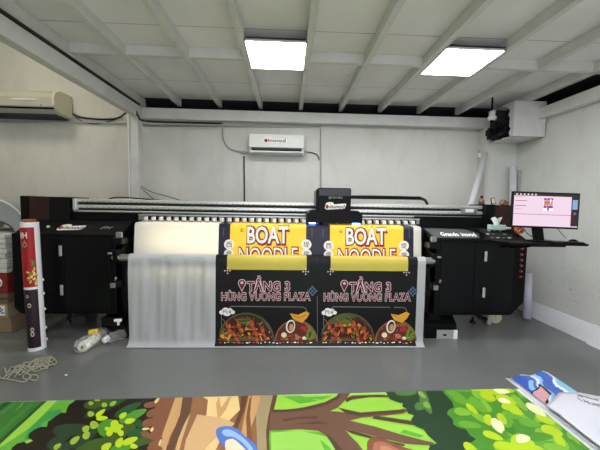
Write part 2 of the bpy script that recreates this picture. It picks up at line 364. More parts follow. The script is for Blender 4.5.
b.tube([(c.x, 4.12, c.z-.06), (c.x+.1, 4.1, c.z+.0), (c.x+.24, 4.12, c.z+.08)], .02, M_rubber); b.tube([(c.x, 4.12, c.z+.05), (c.x+.2, 4.1, c.z+.16)], .018, M_rubber)
tag(b.build('metal_bracket'), 'jagged black metal bracket hanging in the torn opening of the corner box', 'bracket')
# ------------------------------------------------------------------ the printer
PR = empty('large_format_printer', (0, 3.55, 0), 'huge black roll printer with chrome gantry rails and two end cabinets', 'printer')
YF = 3.25
# left cabinet
b = MB(); b.prism([(-2.85, .34), (-2.79, .28), (-1.8, .28), (-1.8, 1.13), (-2.85, 1.13)], 'y', YF, 3.95, M_black, .006)
b.prism([(YF, 1.128), (3.5, 1.255), (3.95, 1.255), (3.95, 1.128)], 'x', -2.80, -1.74, M_black, .005)
b.prism([(YF+.02, 1.12), (3.5, 1.25), (3.95, 1.25), (3.95, 1.12)], 'x', -2.85, -2.8, M_black); cabL = b.build('left_cabinet', PR)
def door(cab, x0, x1, z0, z1, hx, hz):
    d = MB().box(x0, x1, YF-.008, YF+.004, z0, z1, M_blackp, .003).build('door', cab)
    for z in hz:
        h = MB(); h.box(hx-.014, hx+.014, YF-.03, YF-.016, z-.055, z+.055, M_handle, .004); h.box(hx-.008, hx+.008, YF-.02, YF-.006, z-.045, z-.03, M_alud); h.box(hx-.008, hx+.008, YF-.02, YF-.006, z+.03, z+.045, M_alud)
        h.build('door_handle', d, 'light grey bar handle')
def cab_root(o): return o
def px(x, y, Y=YF): return P(x, y, Y=Y)
door(cabL, -2.66, -2.33, .33, 1.09, px(62, 250).x, [px(62, 250.5).z, px(62.8, 289.5).z]); door(cabL, -2.32, -1.86, .33, 1.09, -3, [])
def slopeL(u, v, l, cx, cs):   # on the sloping console
    s = Vector((0, .25, .127)).normalized(); n = Vector((0, -.127, .25)).normalized()
    return Vector((cx+u, YF, 1.128))+s*(cs+v)+n*(.001+.0012*l)
b = MB(); cx = px(69.5, 227, Y=3.33).x; sticker(b, lambda u, v, l: slopeL(u, v, l, cx, .13), .27, .13); b.build('sticker', cabL)
b = MB(); c = slopeL(0, 0, 3, px(47, 226, Y=3.35).x, .13); b.ball(c, .018, M_ink, 14, (1, .6, .8)); b.build('signal_lamp', cabL)
b = MB(); b.text('H', (-.03, -.03, .03, .03), M_grey_ink, lambda u, v: slopeL(u, v, 1, px(108, 228, Y=3.35).x, .13), shear=.3); b.text('F', (-.03, -.03, .03, .03), M_grey_ink, lambda u, v: slopeL(u-.05, v, 1, px(108, 228, Y=3.35).x, .13), shear=.3); b.build('end_marking', cabL)
# right cabinet
b = MB(); b.prism([(1.63, .28), (2.51, .28), (2.655, .43), (2.655, 1.13), (1.63, 1.13)], 'y', YF, 3.95, M_black, .006)
b.prism([(YF, 1.128), (3.5, 1.235), (3.95, 1.235), (3.95, 1.128)], 'x', 1.56, 2.655, M_black, .005); cabR = b.build('right_cabinet', PR)
door(cabR, 1.69, 2.06, .33, 1.09, -3, []); door(cabR, 2.07, 2.50, .33, 1.09, px(484.5, 256).x, [px(485, 256).z, px(484, 292).z])
def slopeR(u, v, l, cx, cs):
    s = Vector((0, .25, .107)).normalized(); n = Vector((0, -.107, .25)).normalized()
    return Vector((cx+u, YF, 1.128))+s*(cs+v)+n*(.001+.0012*l)
b = MB(); M_sheen = mat('grey console sheen', (84, 86, 86), .22, spec=.8)
b.face([slopeR(u, v, 1, 0, 0) for u, v in ((1.62, .03), (2.12, .03), (2.17, .13), (2.06, .24), (1.58, .25))], M_sheen); b.build('console_sheen', cabR)  # lighter console reflection put into the colour as a flat patch
b = MB(); x0 = px(443, 234, Y=3.3).x
b.text('Grando', (x0, .07, x0+.2, .15), M_ink, lambda u, v: slopeR(u, v, 2.5, 0, 0), offset=.03, shear=.2)
b.text('inuvod', (x0+.23, .07, x0+.40, .15), M_ink, lambda u, v: slopeR(u, v, 2.5, 0, 0), offset=.03, shear=.2); b.build('lettering', cabR)
b = MB(); b.face([slopeR(u, v, 1, 0, 0) for u, v in ((2.24, .01), (2.55, .01), (2.5, .26), (2.22, .26))], M_rubber); pan = b.build('control_panel', cabR)
M_btn = mat('pale push button', (205, 205, 200), .35)
for i in range(4):
    for j in range(3):
        if (i*3+j) in (2, 7): continue
        c = slopeR(0, 0, 2, 2.27+i*.066, .04+j*.085); MB().box(c.x-.014, c.x+.014, c.y-.012, c.y+.012, c.z-.004, c.z+.008, M_btn if (i+j) % 2 else M_alud, .003).build('push_button', pan)
M_rsw = mat('dark red switch ring', (96, 22, 26), .35); M_rtop = mat('pink switch cap', (190, 120, 120), .3)
for i, y in enumerate((248.5, 254.5, 260, 265.5, 271, 276.5)):
    c = px(521.5-.25*i, y); b = MB(); b.tube([(c.x, YF+.002, c.z), (c.x, YF-.012, c.z)], .017, M_rsw, 18); b.tube([(c.x+.003, YF-.012, c.z), (c.x+.003, YF-.018, c.z)], .006, M_rtop, 10); b.build('switch', cabR, 'dark red round switch')
# end covers of the gantry
b = MB(); b.box(-2.96, -2.88, 3.50, 3.86, 1.25, 1.52, M_black, .004); b.box(-2.88, -2.66, 3.51, 3.86, 1.25, 1.515, M_acr, .004); b.box(-2.66, -2.44, 3.505, 3.86, 1.25, 1.515, M_blackp, .003)
b.build('gantry_end_cover', PR, 'glossy black and dark red gantry end cover')
b = MB(); b.box(2.33, 2.44, 3.50, 3.86, 1.22, 1.52, M_black, .004); b.box(2.44, 2.70, 3.51, 3.86, 1.22, 1.515, M_acr, .004)
b.build('gantry_end_cover', PR, 'glossy black and dark red gantry end cover')
# gantry beam with rails
b = MB(); b.box(-2.44, 2.33, 3.60, 3.80, 1.345, 1.49, M_alud, .003); b.box(-2.44, -1.70, 3.54, 3.7, 1.24, 1.345, M_black); b.box(1.50, 2.33, 3.54, 3.7, 1.22, 1.365, M_black, .004); b.box(-1.7, 1.5, 3.62, 3.7, 1.22, 1.345, M_alud)
gb = b.build('gantry_beam', PR)
for (z0, z1, y0) in ((1.462, 1.502, 3.57), (1.395, 1.432, 3.56)):
    b = MB(); b.box(-2.44, 2.33, y0, y0+.05, z0, z1, M_alu, .008)
    for k in range(78):
        x = -2.40+k*.0607; b.tube([(x, y0-.001, z0+.008), (x, y0+.004, z0+.008)], .005, M_dark, 6)
    b.build('guide_rail', gb, 'bright aluminium guide rail')
b = MB(); b.box(-2.44, 2.33, 3.575, 3.60, 1.435, 1.46, M_rubber); b.box(-2.44, 2.33, 3.575, 3.60, 1.372, 1.39, M_rubber); b.build('rail_groove', gb)
b = MB(); b.box(-2.44, 2.33, 3.57, 3.60, 1.352, 1.37, M_alu, .004); b.build('lower_rail', gb)
b = MB(); b.box(2.06, 2.25, 3.54, 3.60, 1.40, 1.48, M_alud, .006); b.box(2.1, 2.2, 3.53, 3.56, 1.42, 1.46, M_white, .004); b.build('belt_clamp', gb)
b = MB(); b.box(-2.42, -2.38, 3.53, 3.58, 1.37, 1.50, M_alu, .006); b.build('belt_clamp', gb)
# row of pinch rollers: one built, the rest copied
b = MB(); b.box(-.02, .02, -.03, .03, 0, .05, M_white, .006); b.box(-.032, -.022, -.02, .03, 0, .04, M_alud); b.box(.022, .040, -.02, .03, .02, .06, M_black, .004); b.tube([(-.02, -.03, .0), (.02, -.03, .0)], .016, M_alud, 12)
pin = b.build('pinch_roller', PR); base = Vector((0, 3.44-3.55, 1.262))
first = True
for k in range(37):
    x = -1.56+k*.083
    o = pin if first else pin.copy()
    if not first: C.objects.link(o)
    o.parent = PR; o.location = base+Vector((x, 0, 0)); first = False
b = MB(); b.box(-1.66, 1.52, 3.46, 3.54, 1.275, 1.335, M_alud, .004); b.box(-1.66, 1.52, 3.45, 3.46, 1.33, 1.338, M_alu); b.build('roller_bar', PR)
# platen (box with lamps that shine through the film) and lower structure
b = MB(); b.box(-1.68, 1.54, 3.50, 3.86, .80, 1.235, M_black, .004); b.box(-1.68, 1.54, 3.37, 3.40, .80, .93, M_black); b.box(-1.68, -1.62, 3.38, 3.52, .80, 1.21, M_black); b.box(1.47, 1.54, 3.38, 3.52, .80, 1.21, M_black); b.build('platen', PR)
M_back = mat('backlight', (255, 250, 235), .5, emit=(255, 240, 205), es=3.6)
b = MB(); b.box(-1.50, 1.36, 3.49, 3.497, .97, 1.17, M_back); b.build('backlight', PR)
b = MB(); b.tube([(-1.70, 3.155, .905), (1.56, 3.155, .905)], .036, M_alu, 20); b.tube([(1.52, 3.155, .905), (1.60, 3.155, .905)], .024, M_chrome, 16); b.tube([(-1.78, 3.155, .905), (-1.68, 3.155, .905)], .024, M_alud, 16); b.build('front_roller', PR)
for s, x in ((-1, -1.74), (1, 1.575)):
    b = MB(); b.prism([(3.12, .86), (3.12, .95), (3.2, .97), (3.6, 1.18), (3.6, .30), (3.3, .28), (3.26, .5), (3.30, .8)], 'x', x-.02, x+.02, M_black, .004)
    b.build('side_arm', PR)
    b = MB(); b.box(x-.045, x+.03, 3.10, 3.17, .93, .985, M_black, .006); b.box(x-.03+.02*s, x+.01+.02*s, 3.085, 3.10, .945, .965, M_alud, .003); b.build('clamp', PR)
    b = MB(); z = .62; xx = x+.03*s; b.box(xx-.05, xx+.03, 3.16, 3.24, z-.035, z+.035, M_blackp, .005); b.box(xx-.035, xx+.015, 3.145, 3.165, z-.03, z+.02, M_alud, .004); b.tube([(xx+.02, 3.14, z+.05), (xx+.03, 3.14, z+.085)], .01, M_alud, 10); b.build('latch', PR)
    b = MB(); b.box(x-.03, x+.03, 3.2, 3.23, 1.10, 1.16, M_alud, .006); b.box(x-.06, x+.05, 3.17, 3.3, 1.03, 1.10, M_blackp, .008); b.build('hinge_block', PR)
b = MB(); b.tube([(-1.60, 3.22, .10), (1.45, 3.22, .10)], .03, M_alud, 16); b.build('take_up_bar', PR)
b = MB(); b.box(-2.7, 2.5, 3.6, 3.7, .20, .28, M_black); b.build('lower_cross_beam', PR)
# feet
for (x, y) in ((-2.70, 3.42), (-1.95, 3.48), (1.78, 3.40), (2.40, 3.75), (-2.7, 3.85), (-1.95, 3.85)):
    b = MB(); b.tube([(x, y, .02), (x, y, .29)], .012, M_chrome, 12); b.tube([(x, y, 0), (x, y, .02)], .04, M_rubber, 18); b.tube([(x, y, .1), (x, y, .12)], .022, M_alud, 6); b.build('levelling_foot', PR)
b = MB(); b.prism([(3.28, 0), (3.28, .16), (3.42, .28), (3.9, .28), (3.9, 0)], 'x', 1.56, 1.92, M_black, .006); b.box(1.6, 1.74, 3.30, 3.5, .2, .29, M_black)
ft = b.build('motor_housing', PR)
lp = lambda x, y: P(x, y, Y=3.274)
b = MB(); a, c2 = lp(437, 330), lp(457, 340); b.box(a.x, c2.x, 3.272, 3.279, c2.z, a.z, mat('grey label', (150, 152, 152), .5)); b.box(c2.x-.045, c2.x, 3.269, 3.273, c2.z, a.z, M_ink); b.box(a.x+.07, a.x+.11, 3.269, 3.273, c2.z+.05, c2.z+.07, M_black); b.build('label_plate', ft)
b = MB(); b.prism([(3.28, 0), (3.28, .14), (3.42, .28), (3.9, .28), (3.9, 0)], 'x', -1.98, -1.68, M_black, .006); b.box(-1.95, -1.75, 3.22, 3.4, .16, .25, M_blackp, .01); ft = b.build('motor_housing', PR)
b = MB(); c = P(119, 320, Y=3.22); b.box(c.x-.045, c.x+.03, 3.205, 3.225, c.z-.015, c.z+.012, M_ink, .003); b.box(c.x-.01, c.x+.01, 3.2, 3.22, c.z-.05, c.z, M_ink, .003); b.build('label_plate', ft)
# print carriage
YK = 3.32
b = MB(); k = YK/3.5
up_ = [P(315.5, 223, Y=YK), P(350, 223, Y=YK)]
tz = P(316, 187.5, Y=YK).z; mz = P(310, 210, Y=YK).z; bz = 1.285; xl, xr = P(318, 200, Y=YK).x, P(351, 200, Y=YK).x; wl, wr = P(307, 216, Y=YK).x, P(362, 216, Y=YK).x
b.prism([(xl, mz-.02), (xl, tz-.01), (xl+.01, tz), (xr-.01, tz), (xr, tz-.01), (xr, mz-.02)], 'y', YK, 3.60, M_black, .006)
b.prism([(wl, bz), (wl, mz-.04), (wl+.05, mz), (wr-.05, mz), (wr, mz-.04), (wr, bz)], 'y', YK-.03, 3.54, M_black, .006)
b.prism([(xl-.02, mz+.03), (xl-.02, tz-.03), (xl, tz-.01), (xl, mz+.03)], 'y', YK+.03, 3.60, M_blackp)
car = b.build('print_carriage', PR)
b = MB(); zc = tz-.13; b.face([(xl+.01, YK-.0015, tz-.085), (xr-.01, YK-.0015, tz-.085), (xr-.01, YK-.0015, tz-.01), (xl+.01, YK-.0015, tz-.01)], mat('dark grey top band', (34, 37, 41), .35)); b.build('top_band', car)
b = MB(); c = P(335.5, 197.5, Y=YK); b.text('grando', (c.x-.075, c.z-.018, c.x+.075, c.z+.016), M_grey_ink, lambda u, v: Vector((u, YK-.004, v))); b.build('lettering', car)
b = MB(); c = P(335.5, 206, Y=YK); sticker(b, lambda u, v, l: Vector((c.x+u, YK-.002-l*.0012, c.z+v)), .235, .085); b.build('sticker', car)
M_uv = mat('blue ultraviolet lamp', (120, 150, 255), .4, emit=(90, 130, 255), es=14)
for x in (wl+.06, wr-.06):
    MB().box(x-.035, x+.035, YK-.02, YK+.05, bz-.012, bz-.002, M_uv, .002).build('curing_lamp', car, 'glowing blue curing lamp')
b = MB(); pts = [(xr, 3.56, 1.575), (1.0, 3.62, 1.585), (1.5, 3.62, 1.582), (1.62, 3.62, 1.57), (1.66, 3.62, 1.54), (1.68, 3.62, 1.50)]
sp = smooth(pts, 10)
for i in range(0, len(sp)-1):
    d = (sp[i+1]-sp[i]); n = max(1, int(d.length/.03))
b.tube(sp, .017, M_rubber, 8)
for i in range(44):
    q = sp[0].lerp(Vector((1.6, 3.62, 1.58)), i/44); b.box(q.x-.008, q.x+.008, q.y-.02, q.y+.02, q.z-.02, q.z+.02, M_black)
b.build('cable_chain', PR)
b = MB(); b.tube(smooth([(-2.1, 3.66, 1.50), (-1.98, 3.66, 1.525), (-1.7, 3.66, 1.512), (-1.5, 3.66, 1.50)]), .008, M_cable); b.build('belt_cable', PR)
# tray arm and tray
tz0 = 1.145
b = MB(); b.prism([(2.00, 2.93), (2.04, 2.70), (2.72, 2.64), (2.76, 2.67), (2.73, 2.93)], 'z', tz0, tz0+.018, M_black, .003); tray = b.build('monitor_tray', PR)
b = MB(); b.tube(smooth([(2.45, YF+.01, 1.05), (2.5, 3.1, 1.08), (2.55, 2.95, 1.13), (2.56, 2.85, 1.135)]), .016, M_black); b.tube(smooth([(2.35, YF+.01, 1.06), (2.38, 3.1, 1.10), (2.4, 2.87, 1.135)]), .02, M_black); b.box(2.3, 2.62, 2.75, 2.9, 1.12, 1.145, M_black, .004); b.build('tray_arm', PR)
# ------------------------------------------------------------------ the printed film over the platen and the front roller
def prof_points():
    key = [(3.52, 1.268), (3.40, 1.264), (3.285, 1.258), (3.262, 1.24), (3.235, .97), (3.228, .91), (3.218, .88), (3.208, .878), (3.198, .895), (3.193, .912), (3.18, .938), (3.155, .948), (3.13, .938), (3.115, .905), (3.112, .86), (3.11, .5), (3.105, .12), (3.10, .06), (3.085, .035), (3.06, .016), (3.045, .01)]
    out = []
    for i in range(len(key)-1):
        a, b_ = key[i], key[i+1]; n = max(1, int(math.hypot(a[0]-b_[0], a[1]-b_[1])/.03))
        for j in range(n): out.append((a[0]+(b_[0]-a[0])*j/n, a[1]+(b_[1]-a[1])*j/n))
    out.append(key[-1]); return out
prof = prof_points()
FX0, FX1 = -1.605, 1.455
seamX = [P(215.5, 300, Y=3.11).x, P(317.5, 300, Y=3.11).x, P(416.5, 300, Y=3.11).x]
def wave(x, z, y):
    """folds of the hanging part; strong on the blank film, slight on the print"""
    if y > 3.14 or z < .03: return 0
    d = min(1, (.93-z)/.15)*min(1, z/.12)
    a = .013 if x < seamX[0]-.1 else (.013*(seamX[0]+.0-x)/.1 if x < seamX[0] else 0)
    a = max(a, .0015)
    return d*a*(math.sin(x*17+1.2*math.sin(z*3)+1)+.6*math.sin(x*39+z*2.2)+.35*math.sin(x*71-z*3))
M_filmw = mat('white banner film', (194, 197, 202), .38, spec=.4)
nt = M_filmw.node_tree; pb = nt.nodes['Principled BSDF']; tr = node(nt, 'ShaderNodeBsdfTranslucent'); tr.inputs[0].default_value = lin((255, 252, 240)); mxs = node(nt, 'ShaderNodeMixShader'); mxs.inputs[0].default_value = .35
nt.links.new(pb.outputs[0], mxs.inputs[1]); nt.links.new(tr.outputs[0], mxs.inputs[2]); nt.links.new(mxs.outputs[0], nt.nodes['Material Output'].inputs[0])
M_pb = mat('printed black', (15, 13, 16), .4, spec=.25); M_pn = mat('printed navy', (28, 24, 46), .35, spec=.4)
def ink(name, rgb, rough=.4):
    return MATS["ink "+name] if rgb == 0 else mat("ink "+name, rgb, rough, spec=.35)
M_gold = ink('gold', (214, 178, 62)); M_goldl = ink('bright gold', (234, 194, 64)); M_goldd = ink('old gold', (196, 178, 74))
for m_ in (M_goldl,):
    nt = m_.node_tree; pb = nt.nodes['Principled BSDF']; tr = node(nt, 'ShaderNodeBsdfTranslucent'); tr.inputs[0].default_value = lin((250, 205, 70)); mxs = node(nt, 'ShaderNodeMixShader'); mxs.inputs[0].default_value = .22
    nt.links.new(pb.outputs[0], mxs.inputs[1]); nt.links.new(tr.outputs[0], mxs.inputs[2]); nt.links.new(mxs.outputs[0], nt.nodes['Material Output'].inputs[0])
b = MB()
xs = [FX0+(seamX[0]-FX0)*k/70 for k in range(71)]
def addx(v): xs.append(v)
GOLD_LOW = [(P(227, 265, Y=3.11).x, P(306.7, 265, Y=3.11).x), (P(330.8, 265, Y=3.11).x, P(408.3, 265, Y=3.11).x)]
GOLD_UP = [(P(230, 240, Y=3.248).x, P(306, 240, Y=3.248).x), (P(330, 240, Y=3.248).x, P(403.5, 240, Y=3.248).x)]
for g in GOLD_LOW+GOLD_UP: addx(g[0]); addx(g[1])
for pnl in (0, 1):
    X0, X1 = seamX[pnl], seamX[pnl+1]; Wp = X1-X0
    for k in range(1, 16): addx(X0+Wp*k/16)
xs += [seamX[1], seamX[2], seamX[2]+.03, seamX[2]+.06, FX1]
xs = sorted(set(round(v, 4) for v in xs))
grid = [[b.bm.verts.new((x, y-wave(x, z, y), z)) for (y, z) in prof] for x in xs]
for i in range(len(xs)-1):
    xm = (xs[i]+xs[i+1])/2
    for j in range(len(prof)-1):
        ym, zm = (prof[j][0]+prof[j+1][0])/2, (prof[j][1]+prof[j+1][1])/2
        m = M_filmw
        if seamX[0] < xm < seamX[2]:
            pass
            if ym > 3.2: m = M_goldl if any(a < xm < c_ for a, c_ in GOLD_UP) else M_pn
            else: m = M_goldd if (any(a < xm < c_ for a, c_ in GOLD_LOW) and (ym > 3.115 or zm > .79)) else M_pb
            if zm < .05: m = M_filmw if (zm < .025) else M_pb
        f = b.bm.faces.new((grid[i][j], grid[i][j+1], grid[i+1][j+1], grid[i+1][j])); f.material_index = b.mi(m); f.smooth = True
def ypr(z, upper):
    seg = [p for p in prof if (p[0] > 3.22) == upper and (upper or p[0] < 3.135)]
    best = None
    for a, c_ in zip(seg, seg[1:]):
        if (a[1]-z)*(c_[1]-z) <= 0 and a[1] != c_[1]: return a[0]+(c_[0]-a[0])*(z-a[1])/(c_[1]-a[1])
    return seg[0][0] if z > seg[0][1] else seg[-1][0]
def onfilm(x, z, l, upper=False):
    y = ypr(z, upper); return Vector((x, y-wave(x, z, y)-.0025-.0012*l, z))
sc = 3.11/F
def low(pnl):   # photo position on the first panel -> film, shifted for the second
    dx = 1.058*pnl
    def f(x, y, l):
        p = P(x, y, Y=3.108); return onfilm(p.x+dx, max(.03, p.z-.0), l)
    return f
def upp(pnl):
    dx = 1.06*pnl
    def f(x, y, l):
        p = P(x, y, Y=3.248); return onfilm(p.x+dx, p.z, l, True)
    return f
def poly(b, f, pts, m, l): b.face([f(x, y, l) for x, y in pts], m)
def ell(b, f, cx, cy, rx, ry, m, l, a=0, n=16):
    ca, sa = math.cos(a), math.sin(a)
    b.face([f(cx+rx*math.cos(2*PI*k/n)*ca-ry*math.sin(2*PI*k/n)*sa, cy+rx*math.cos(2*PI*k/n)*sa+ry*math.sin(2*PI*k/n)*ca, l) for k in range(n)], m)
def line(b, f, pts, w, m, l):
    for (x0, y0), (x1, y1) in zip(pts, pts[1:]):
        d = math.hypot(x1-x0, y1-y0) or 1; nx, ny = -(y1-y0)/d*w/2, (x1-x0)/d*w/2
        b.face([f(x0+nx, y0+ny, l), f(x1+nx, y1+ny, l), f(x1-nx, y1-ny, l), f(x0-nx, y0-ny, l)], m)
def ptext(b, f, s, x0, y0, x1, y1, m, l, **k):   # box in photo positions, y1 is the baseline
    b.text(s, (x0, -y1, x1, -y0), m, lambda u, v: f(u, -v, l), **k)
I_w = ink('white', (236, 232, 228)); I_mar = ink('maroon', (98, 22, 34)); I_red = ink('red', (176, 40, 38)); I_pinkw = ink('pale pink', (222, 196, 200)); I_blue = ink('slate blue', (78, 100, 128))
I_or = ink('orange', (184, 96, 48)); I_dor = ink('burnt orange', (150, 62, 28)); I_br = ink('dark broth', (58, 24, 18)); I_gr = ink('herb green', (96, 134, 44)); I_dgr = ink('dark herb', (44, 70, 30)); I_yel = ink('chip yellow', (218, 160, 48)); I_egg = ink('egg', (238, 220, 190)); I_line = ink('grey line', (116, 112, 114)); I_bowl = ink('bowl rim', (132, 96, 60)); I_bk = ink('black', (20, 18, 18)); I_bord = ink('brown script', (120, 78, 40))
rr = random.Random(3)
for pnl in (0, 1):
    f = low(pnl)
    # corner crosses
    for (cx, cy) in ((227.5, 270.7), (305.7, 271.6)):
        for (dx, dy) in ((0, -2.6), (0, 2.6), (-2.6, 0), (2.6, 0), (0, 0)): ell(b, f, cx+dx, cy+dy, .75, .75, I_pinkw, 2, n=8)
    # pin, lettering with pale outline
    for (g, m, l) in ((1.0, I_pinkw, 1), (0, I_mar, 2)):
        ell(b, f, 242, 283, 3.3+g*.7, 3.3+g*.7, m, l); poly(b, f, [(239-g*.6, 284.5), (245+g*.6, 284.5), (242, 290.5+g*1.3)], m, l+.1)
    ell(b, f, 242, 282.6, 1.4, 1.4, I_pinkw, 3)
    ptext(b, f, 'TẦNG 3', 247.5, 276.5, 289.5, 290.7, I_pinkw, 1, offset=.065, spacing=1.08); ptext(b, f, 'TẦNG 3', 247.5, 276.5, 289.5, 290.7, I_mar, 2, offset=.018, spacing=1.08)
    ptext(b, f, 'HÙNG VƯƠNG PLAZA', 221.5, 290.6, 310, 300.4, I_pinkw, 1, offset=.055, spacing=1.06); ptext(b, f, 'HÙNG VƯƠNG PLAZA', 221.5, 290.6, 310, 300.4, I_mar, 2, offset=.008, spacing=1.06)
    for i in range(3):
        for j in range(3):
            ell(b, f, 312.4+(i-j)*1.9, 287.0+(i+j)*1.95, 1.5, 1.5, I_blue, 1.2, a=PI/4, n=4)
    line(b, f, [(229.5, 308), (231, 306.2), (303, 307), (305.5, 308.2), (306.8, 311), (306.9, 316)], .8, I_line, 1)
    for (dx, dy, r) in ((-5, 1, 2.8), (-1.5, -1, 3.4), (2.5, -.6, 3.2), (5.6, 1, 2.4), (0, 1.6, 4)): ell(b, f, 227+dx if dx > -7 else 221, 311.2+dy, r, r*.8, I_w, 1.2+dx*.01)
    ptext(b, f, 'Phở', 223, 309, 231.5, 313.5, I_blue, 2.4)
    line(b, f, [(221.5, 314), (221.5, 330)], .6, I_line, .8)
    # prawn bowl
    def bowl(cx, cy, r, m_rim, m_in, l):
        top = lambda rad: [(max(219.3, cx+rad*math.cos(a)), cy-rad*math.sin(a)) for a in [math.radians(t) for t in range(0, 181, 9)]]
        base = 340.5
        for rad, m, ll in ((r, m_rim, l), (r-1.4, m_in, l+.5)):
            pts = [(min(317, max(219.4, cx+rad*math.cos(math.radians(t)))), min(base, cy-rad*math.sin(math.radians(t)))) for t in range(-6, 187, 8)]
            poly(b, f, pts, m, ll)
    bowl(246, 341, 28.5, ink('green rim', (78, 84, 52)), I_br, 1)
    bowl(296, 341, 21.5, I_bowl, ink('soup brown', (92, 38, 26)), 1)
    poly(b, f, [(236, 319), (240, 317), (250, 317.5), (254, 321), (250, 325), (238, 325)], I_dgr, 2.5)
    ell(b, f, 243, 321, 7, 2.4, ink('leaf olive', (92, 110, 44)), 2.8, a=.1)
    cols = [I_or, I_dor, I_yel, ink('deep chilli', (128, 36, 22)), ink('prawn', (224, 140, 76)), I_gr, I_br]
    for i in range(95):
        x = rr.uniform(221, 271); d = 27*27-(x-246)**2
        if d < 0: continue
        y = rr.uniform(max(322, 341-math.sqrt(d)+4), 339.5); ell(b, f, x, y, rr.uniform(1, 3.2), rr.uniform(.5, 1.2), rr.choice(cols), 3+i*.02, a=rr.uniform(-1.4, 1.4), n=8)
    for (x, y, a) in ((227, 324, .9), (239, 323, 1.2), (252, 322, -1.1), (262, 328, -.9), (233, 332, .4), (256, 332, 1.3)):
        for k in range(5): ell(b, f, x+k*1.5*math.cos(a), y+k*2.2, 2.6-k*.3, 1.4, I_or if k % 2 else I_dor, 5+k*.1, a=a, n=10)
        line(b, f, [(x, y), (x-3, y-4), (x-5, y-5.5)], .5, I_or, 5.2); line(b, f, [(x+1, y), (x+2, y-5)], .5, I_dor, 5.2)
    # soup bowl
    for i in range(40):
        a = rr.uniform(0, 2*PI); q = rr.uniform(0, 18); x, y = 296+q*math.cos(a), 339-abs(q*math.sin(a))
        ell(b, f, x, min(y, 339), rr.uniform(1, 2.6), rr.uniform(.6, 1.4), rr.choice([I_br, I_dor, ink('deep chilli', 0), I_bord, ink('pink meat', (190, 110, 96))]), 2+i*.02, a=a, n=8)
    ell(b, f, 290.5, 326, 4.6, 6.6, I_w, 4, a=.15); ell(b, f, 290.8, 326, 3.4, 5.2, I_br, 4.6, a=.15); ell(b, f, 291.2, 327, 2.4, 3.6, ink('clam', (206, 150, 96)), 5.2, a=.15)
    ell(b, f, 284, 334.5, 2.8, 2.6, I_egg, 4); ell(b, f, 303.5, 329, 3.6, 3.2, I_red, 4, a=.3); ell(b, f, 298, 335.5, 3.6, 2.2, ink('pink meat', 0), 4.2, a=.4); ell(b, f, 305.5, 337, 3.6, 1.8, I_egg, 4.4, a=-.3)
    for (x, y, a) in ((309, 330, -1.1), (312, 334, -.9), (307.5, 334.5, -1.3), (311.5, 337.5, -.5)): ell(b, f, x, y, 4, 1.5, I_gr, 5, a=a)
    poly(b, f, [(290, 313), (298, 314.5), (306, 311), (309.5, 313), (307, 317.5), (302, 322.5), (298, 321), (293, 318.5)], I_yel, 6); line(b, f, [(292, 314.5), (300, 318), (306, 314)], .8, I_or, 6.5)
    # gold crumbs of the next design at the hem
    for i in range(25): ell(b, f, 221+i*3.7+rr.uniform(-1, 1), rr.uniform(341.3, 342.2), rr.uniform(.5, 1.7), .45, rr.choice([I_yel, I_w, I_dor, I_egg]), 1, n=6)
    line(b, low(0), [(317.2, 258), (317.3, 341)], .5, I_line, 1.0) if pnl == 0 else None
    # upper part
    f = upp(pnl)
    for (o_, m, l, d) in ((.085, I_red, 1, .5), (.05, I_mar, 1.7, .2), (.004, I_w, 2.6, 0)):
        ptext(b, f, 'BOAT', 247.5+d, 227+d, 288+d, 243+d, m, l, offset=o_+.02)
    for (o_, m, l, d) in ((.07, I_red, 1, .4), (.04, I_mar, 1.7, .2), (.004, I_w, 2.6, 0)):
        ptext(b, f, 'NOODLE', 239+d, 247.6+d, 297.5+d, 263.6+d, m, l, offset=o_) if False else None
    for (sx, a, c_) in ((229.3, '西', '贡'), (306.3, '堤', '岸')):
        for k, ch in enumerate((a, c_)):
            if k == 0:
                ell(b, f, sx, 244.3, 5.1, 4.9, I_w, 1.2, n=24); ptext(b, f, ch, sx-2.9, 241.6, sx+2.9, 247.2, I_bk, 2.2)
    line(b, f, [(240, 231), (241.5, 228.5), (242, 231.5), (243.3, 229)], .5, I_bord, 2); line(b, f, [(239.5, 231.8), (243.5, 231.2)], .4, I_bord, 2)
    line(b, f, [(223.5, 228), (223.5, 236)], .7, ink('thin grey', (90, 86, 100)), 1); line(b, f, [(312, 228), (312, 237)], .7, ink('thin grey', 0), 1); line(b, upp(0), [(317.6, 224), (317.6, 250)], .5, I_line, 1) if pnl == 0 else None
# NOODLE and the second row of discs run on down behind the roller: keep them on the film by stopping at its lower bend
def clip_text(b, f, s, box, m, l, ymax, **k):
    me = glyphs(s, k.get('offset', 0), 3, 0, 1); xs_ = [v[0] for v in me[2]]; ys_ = [v[1] for v in me[2]]
    x0, x1, y0, y1 = min(xs_), max(xs_), min(ys_), max(ys_); t = bmesh.new(); vs = [t.verts.new((box[0]+(v[0]-x0)/(x1-x0)*(box[2]-box[0]), box[3]-(v[1]-y0)/(y1-y0)*(box[3]-box[1]), 0)) for v in me[0]]
    for g in me[1]:
        try: t.faces.new([vs[q] for q in g])
        except ValueError: pass
    bmesh.ops.bisect_plane(t, geom=t.verts[:]+t.edges[:]+t.faces[:], plane_co=(0, ymax, 0), plane_no=(0, 1, 0), clear_outer=True)
    mp = {v: b.bm.verts.new(f(v.co.x, v.co.y, l)) for v in t.verts}
    for g in t.faces:
        h = b.bm.faces.new([mp[v] for v in g.verts]); h.material_index = b.mi(m)
    t.free()
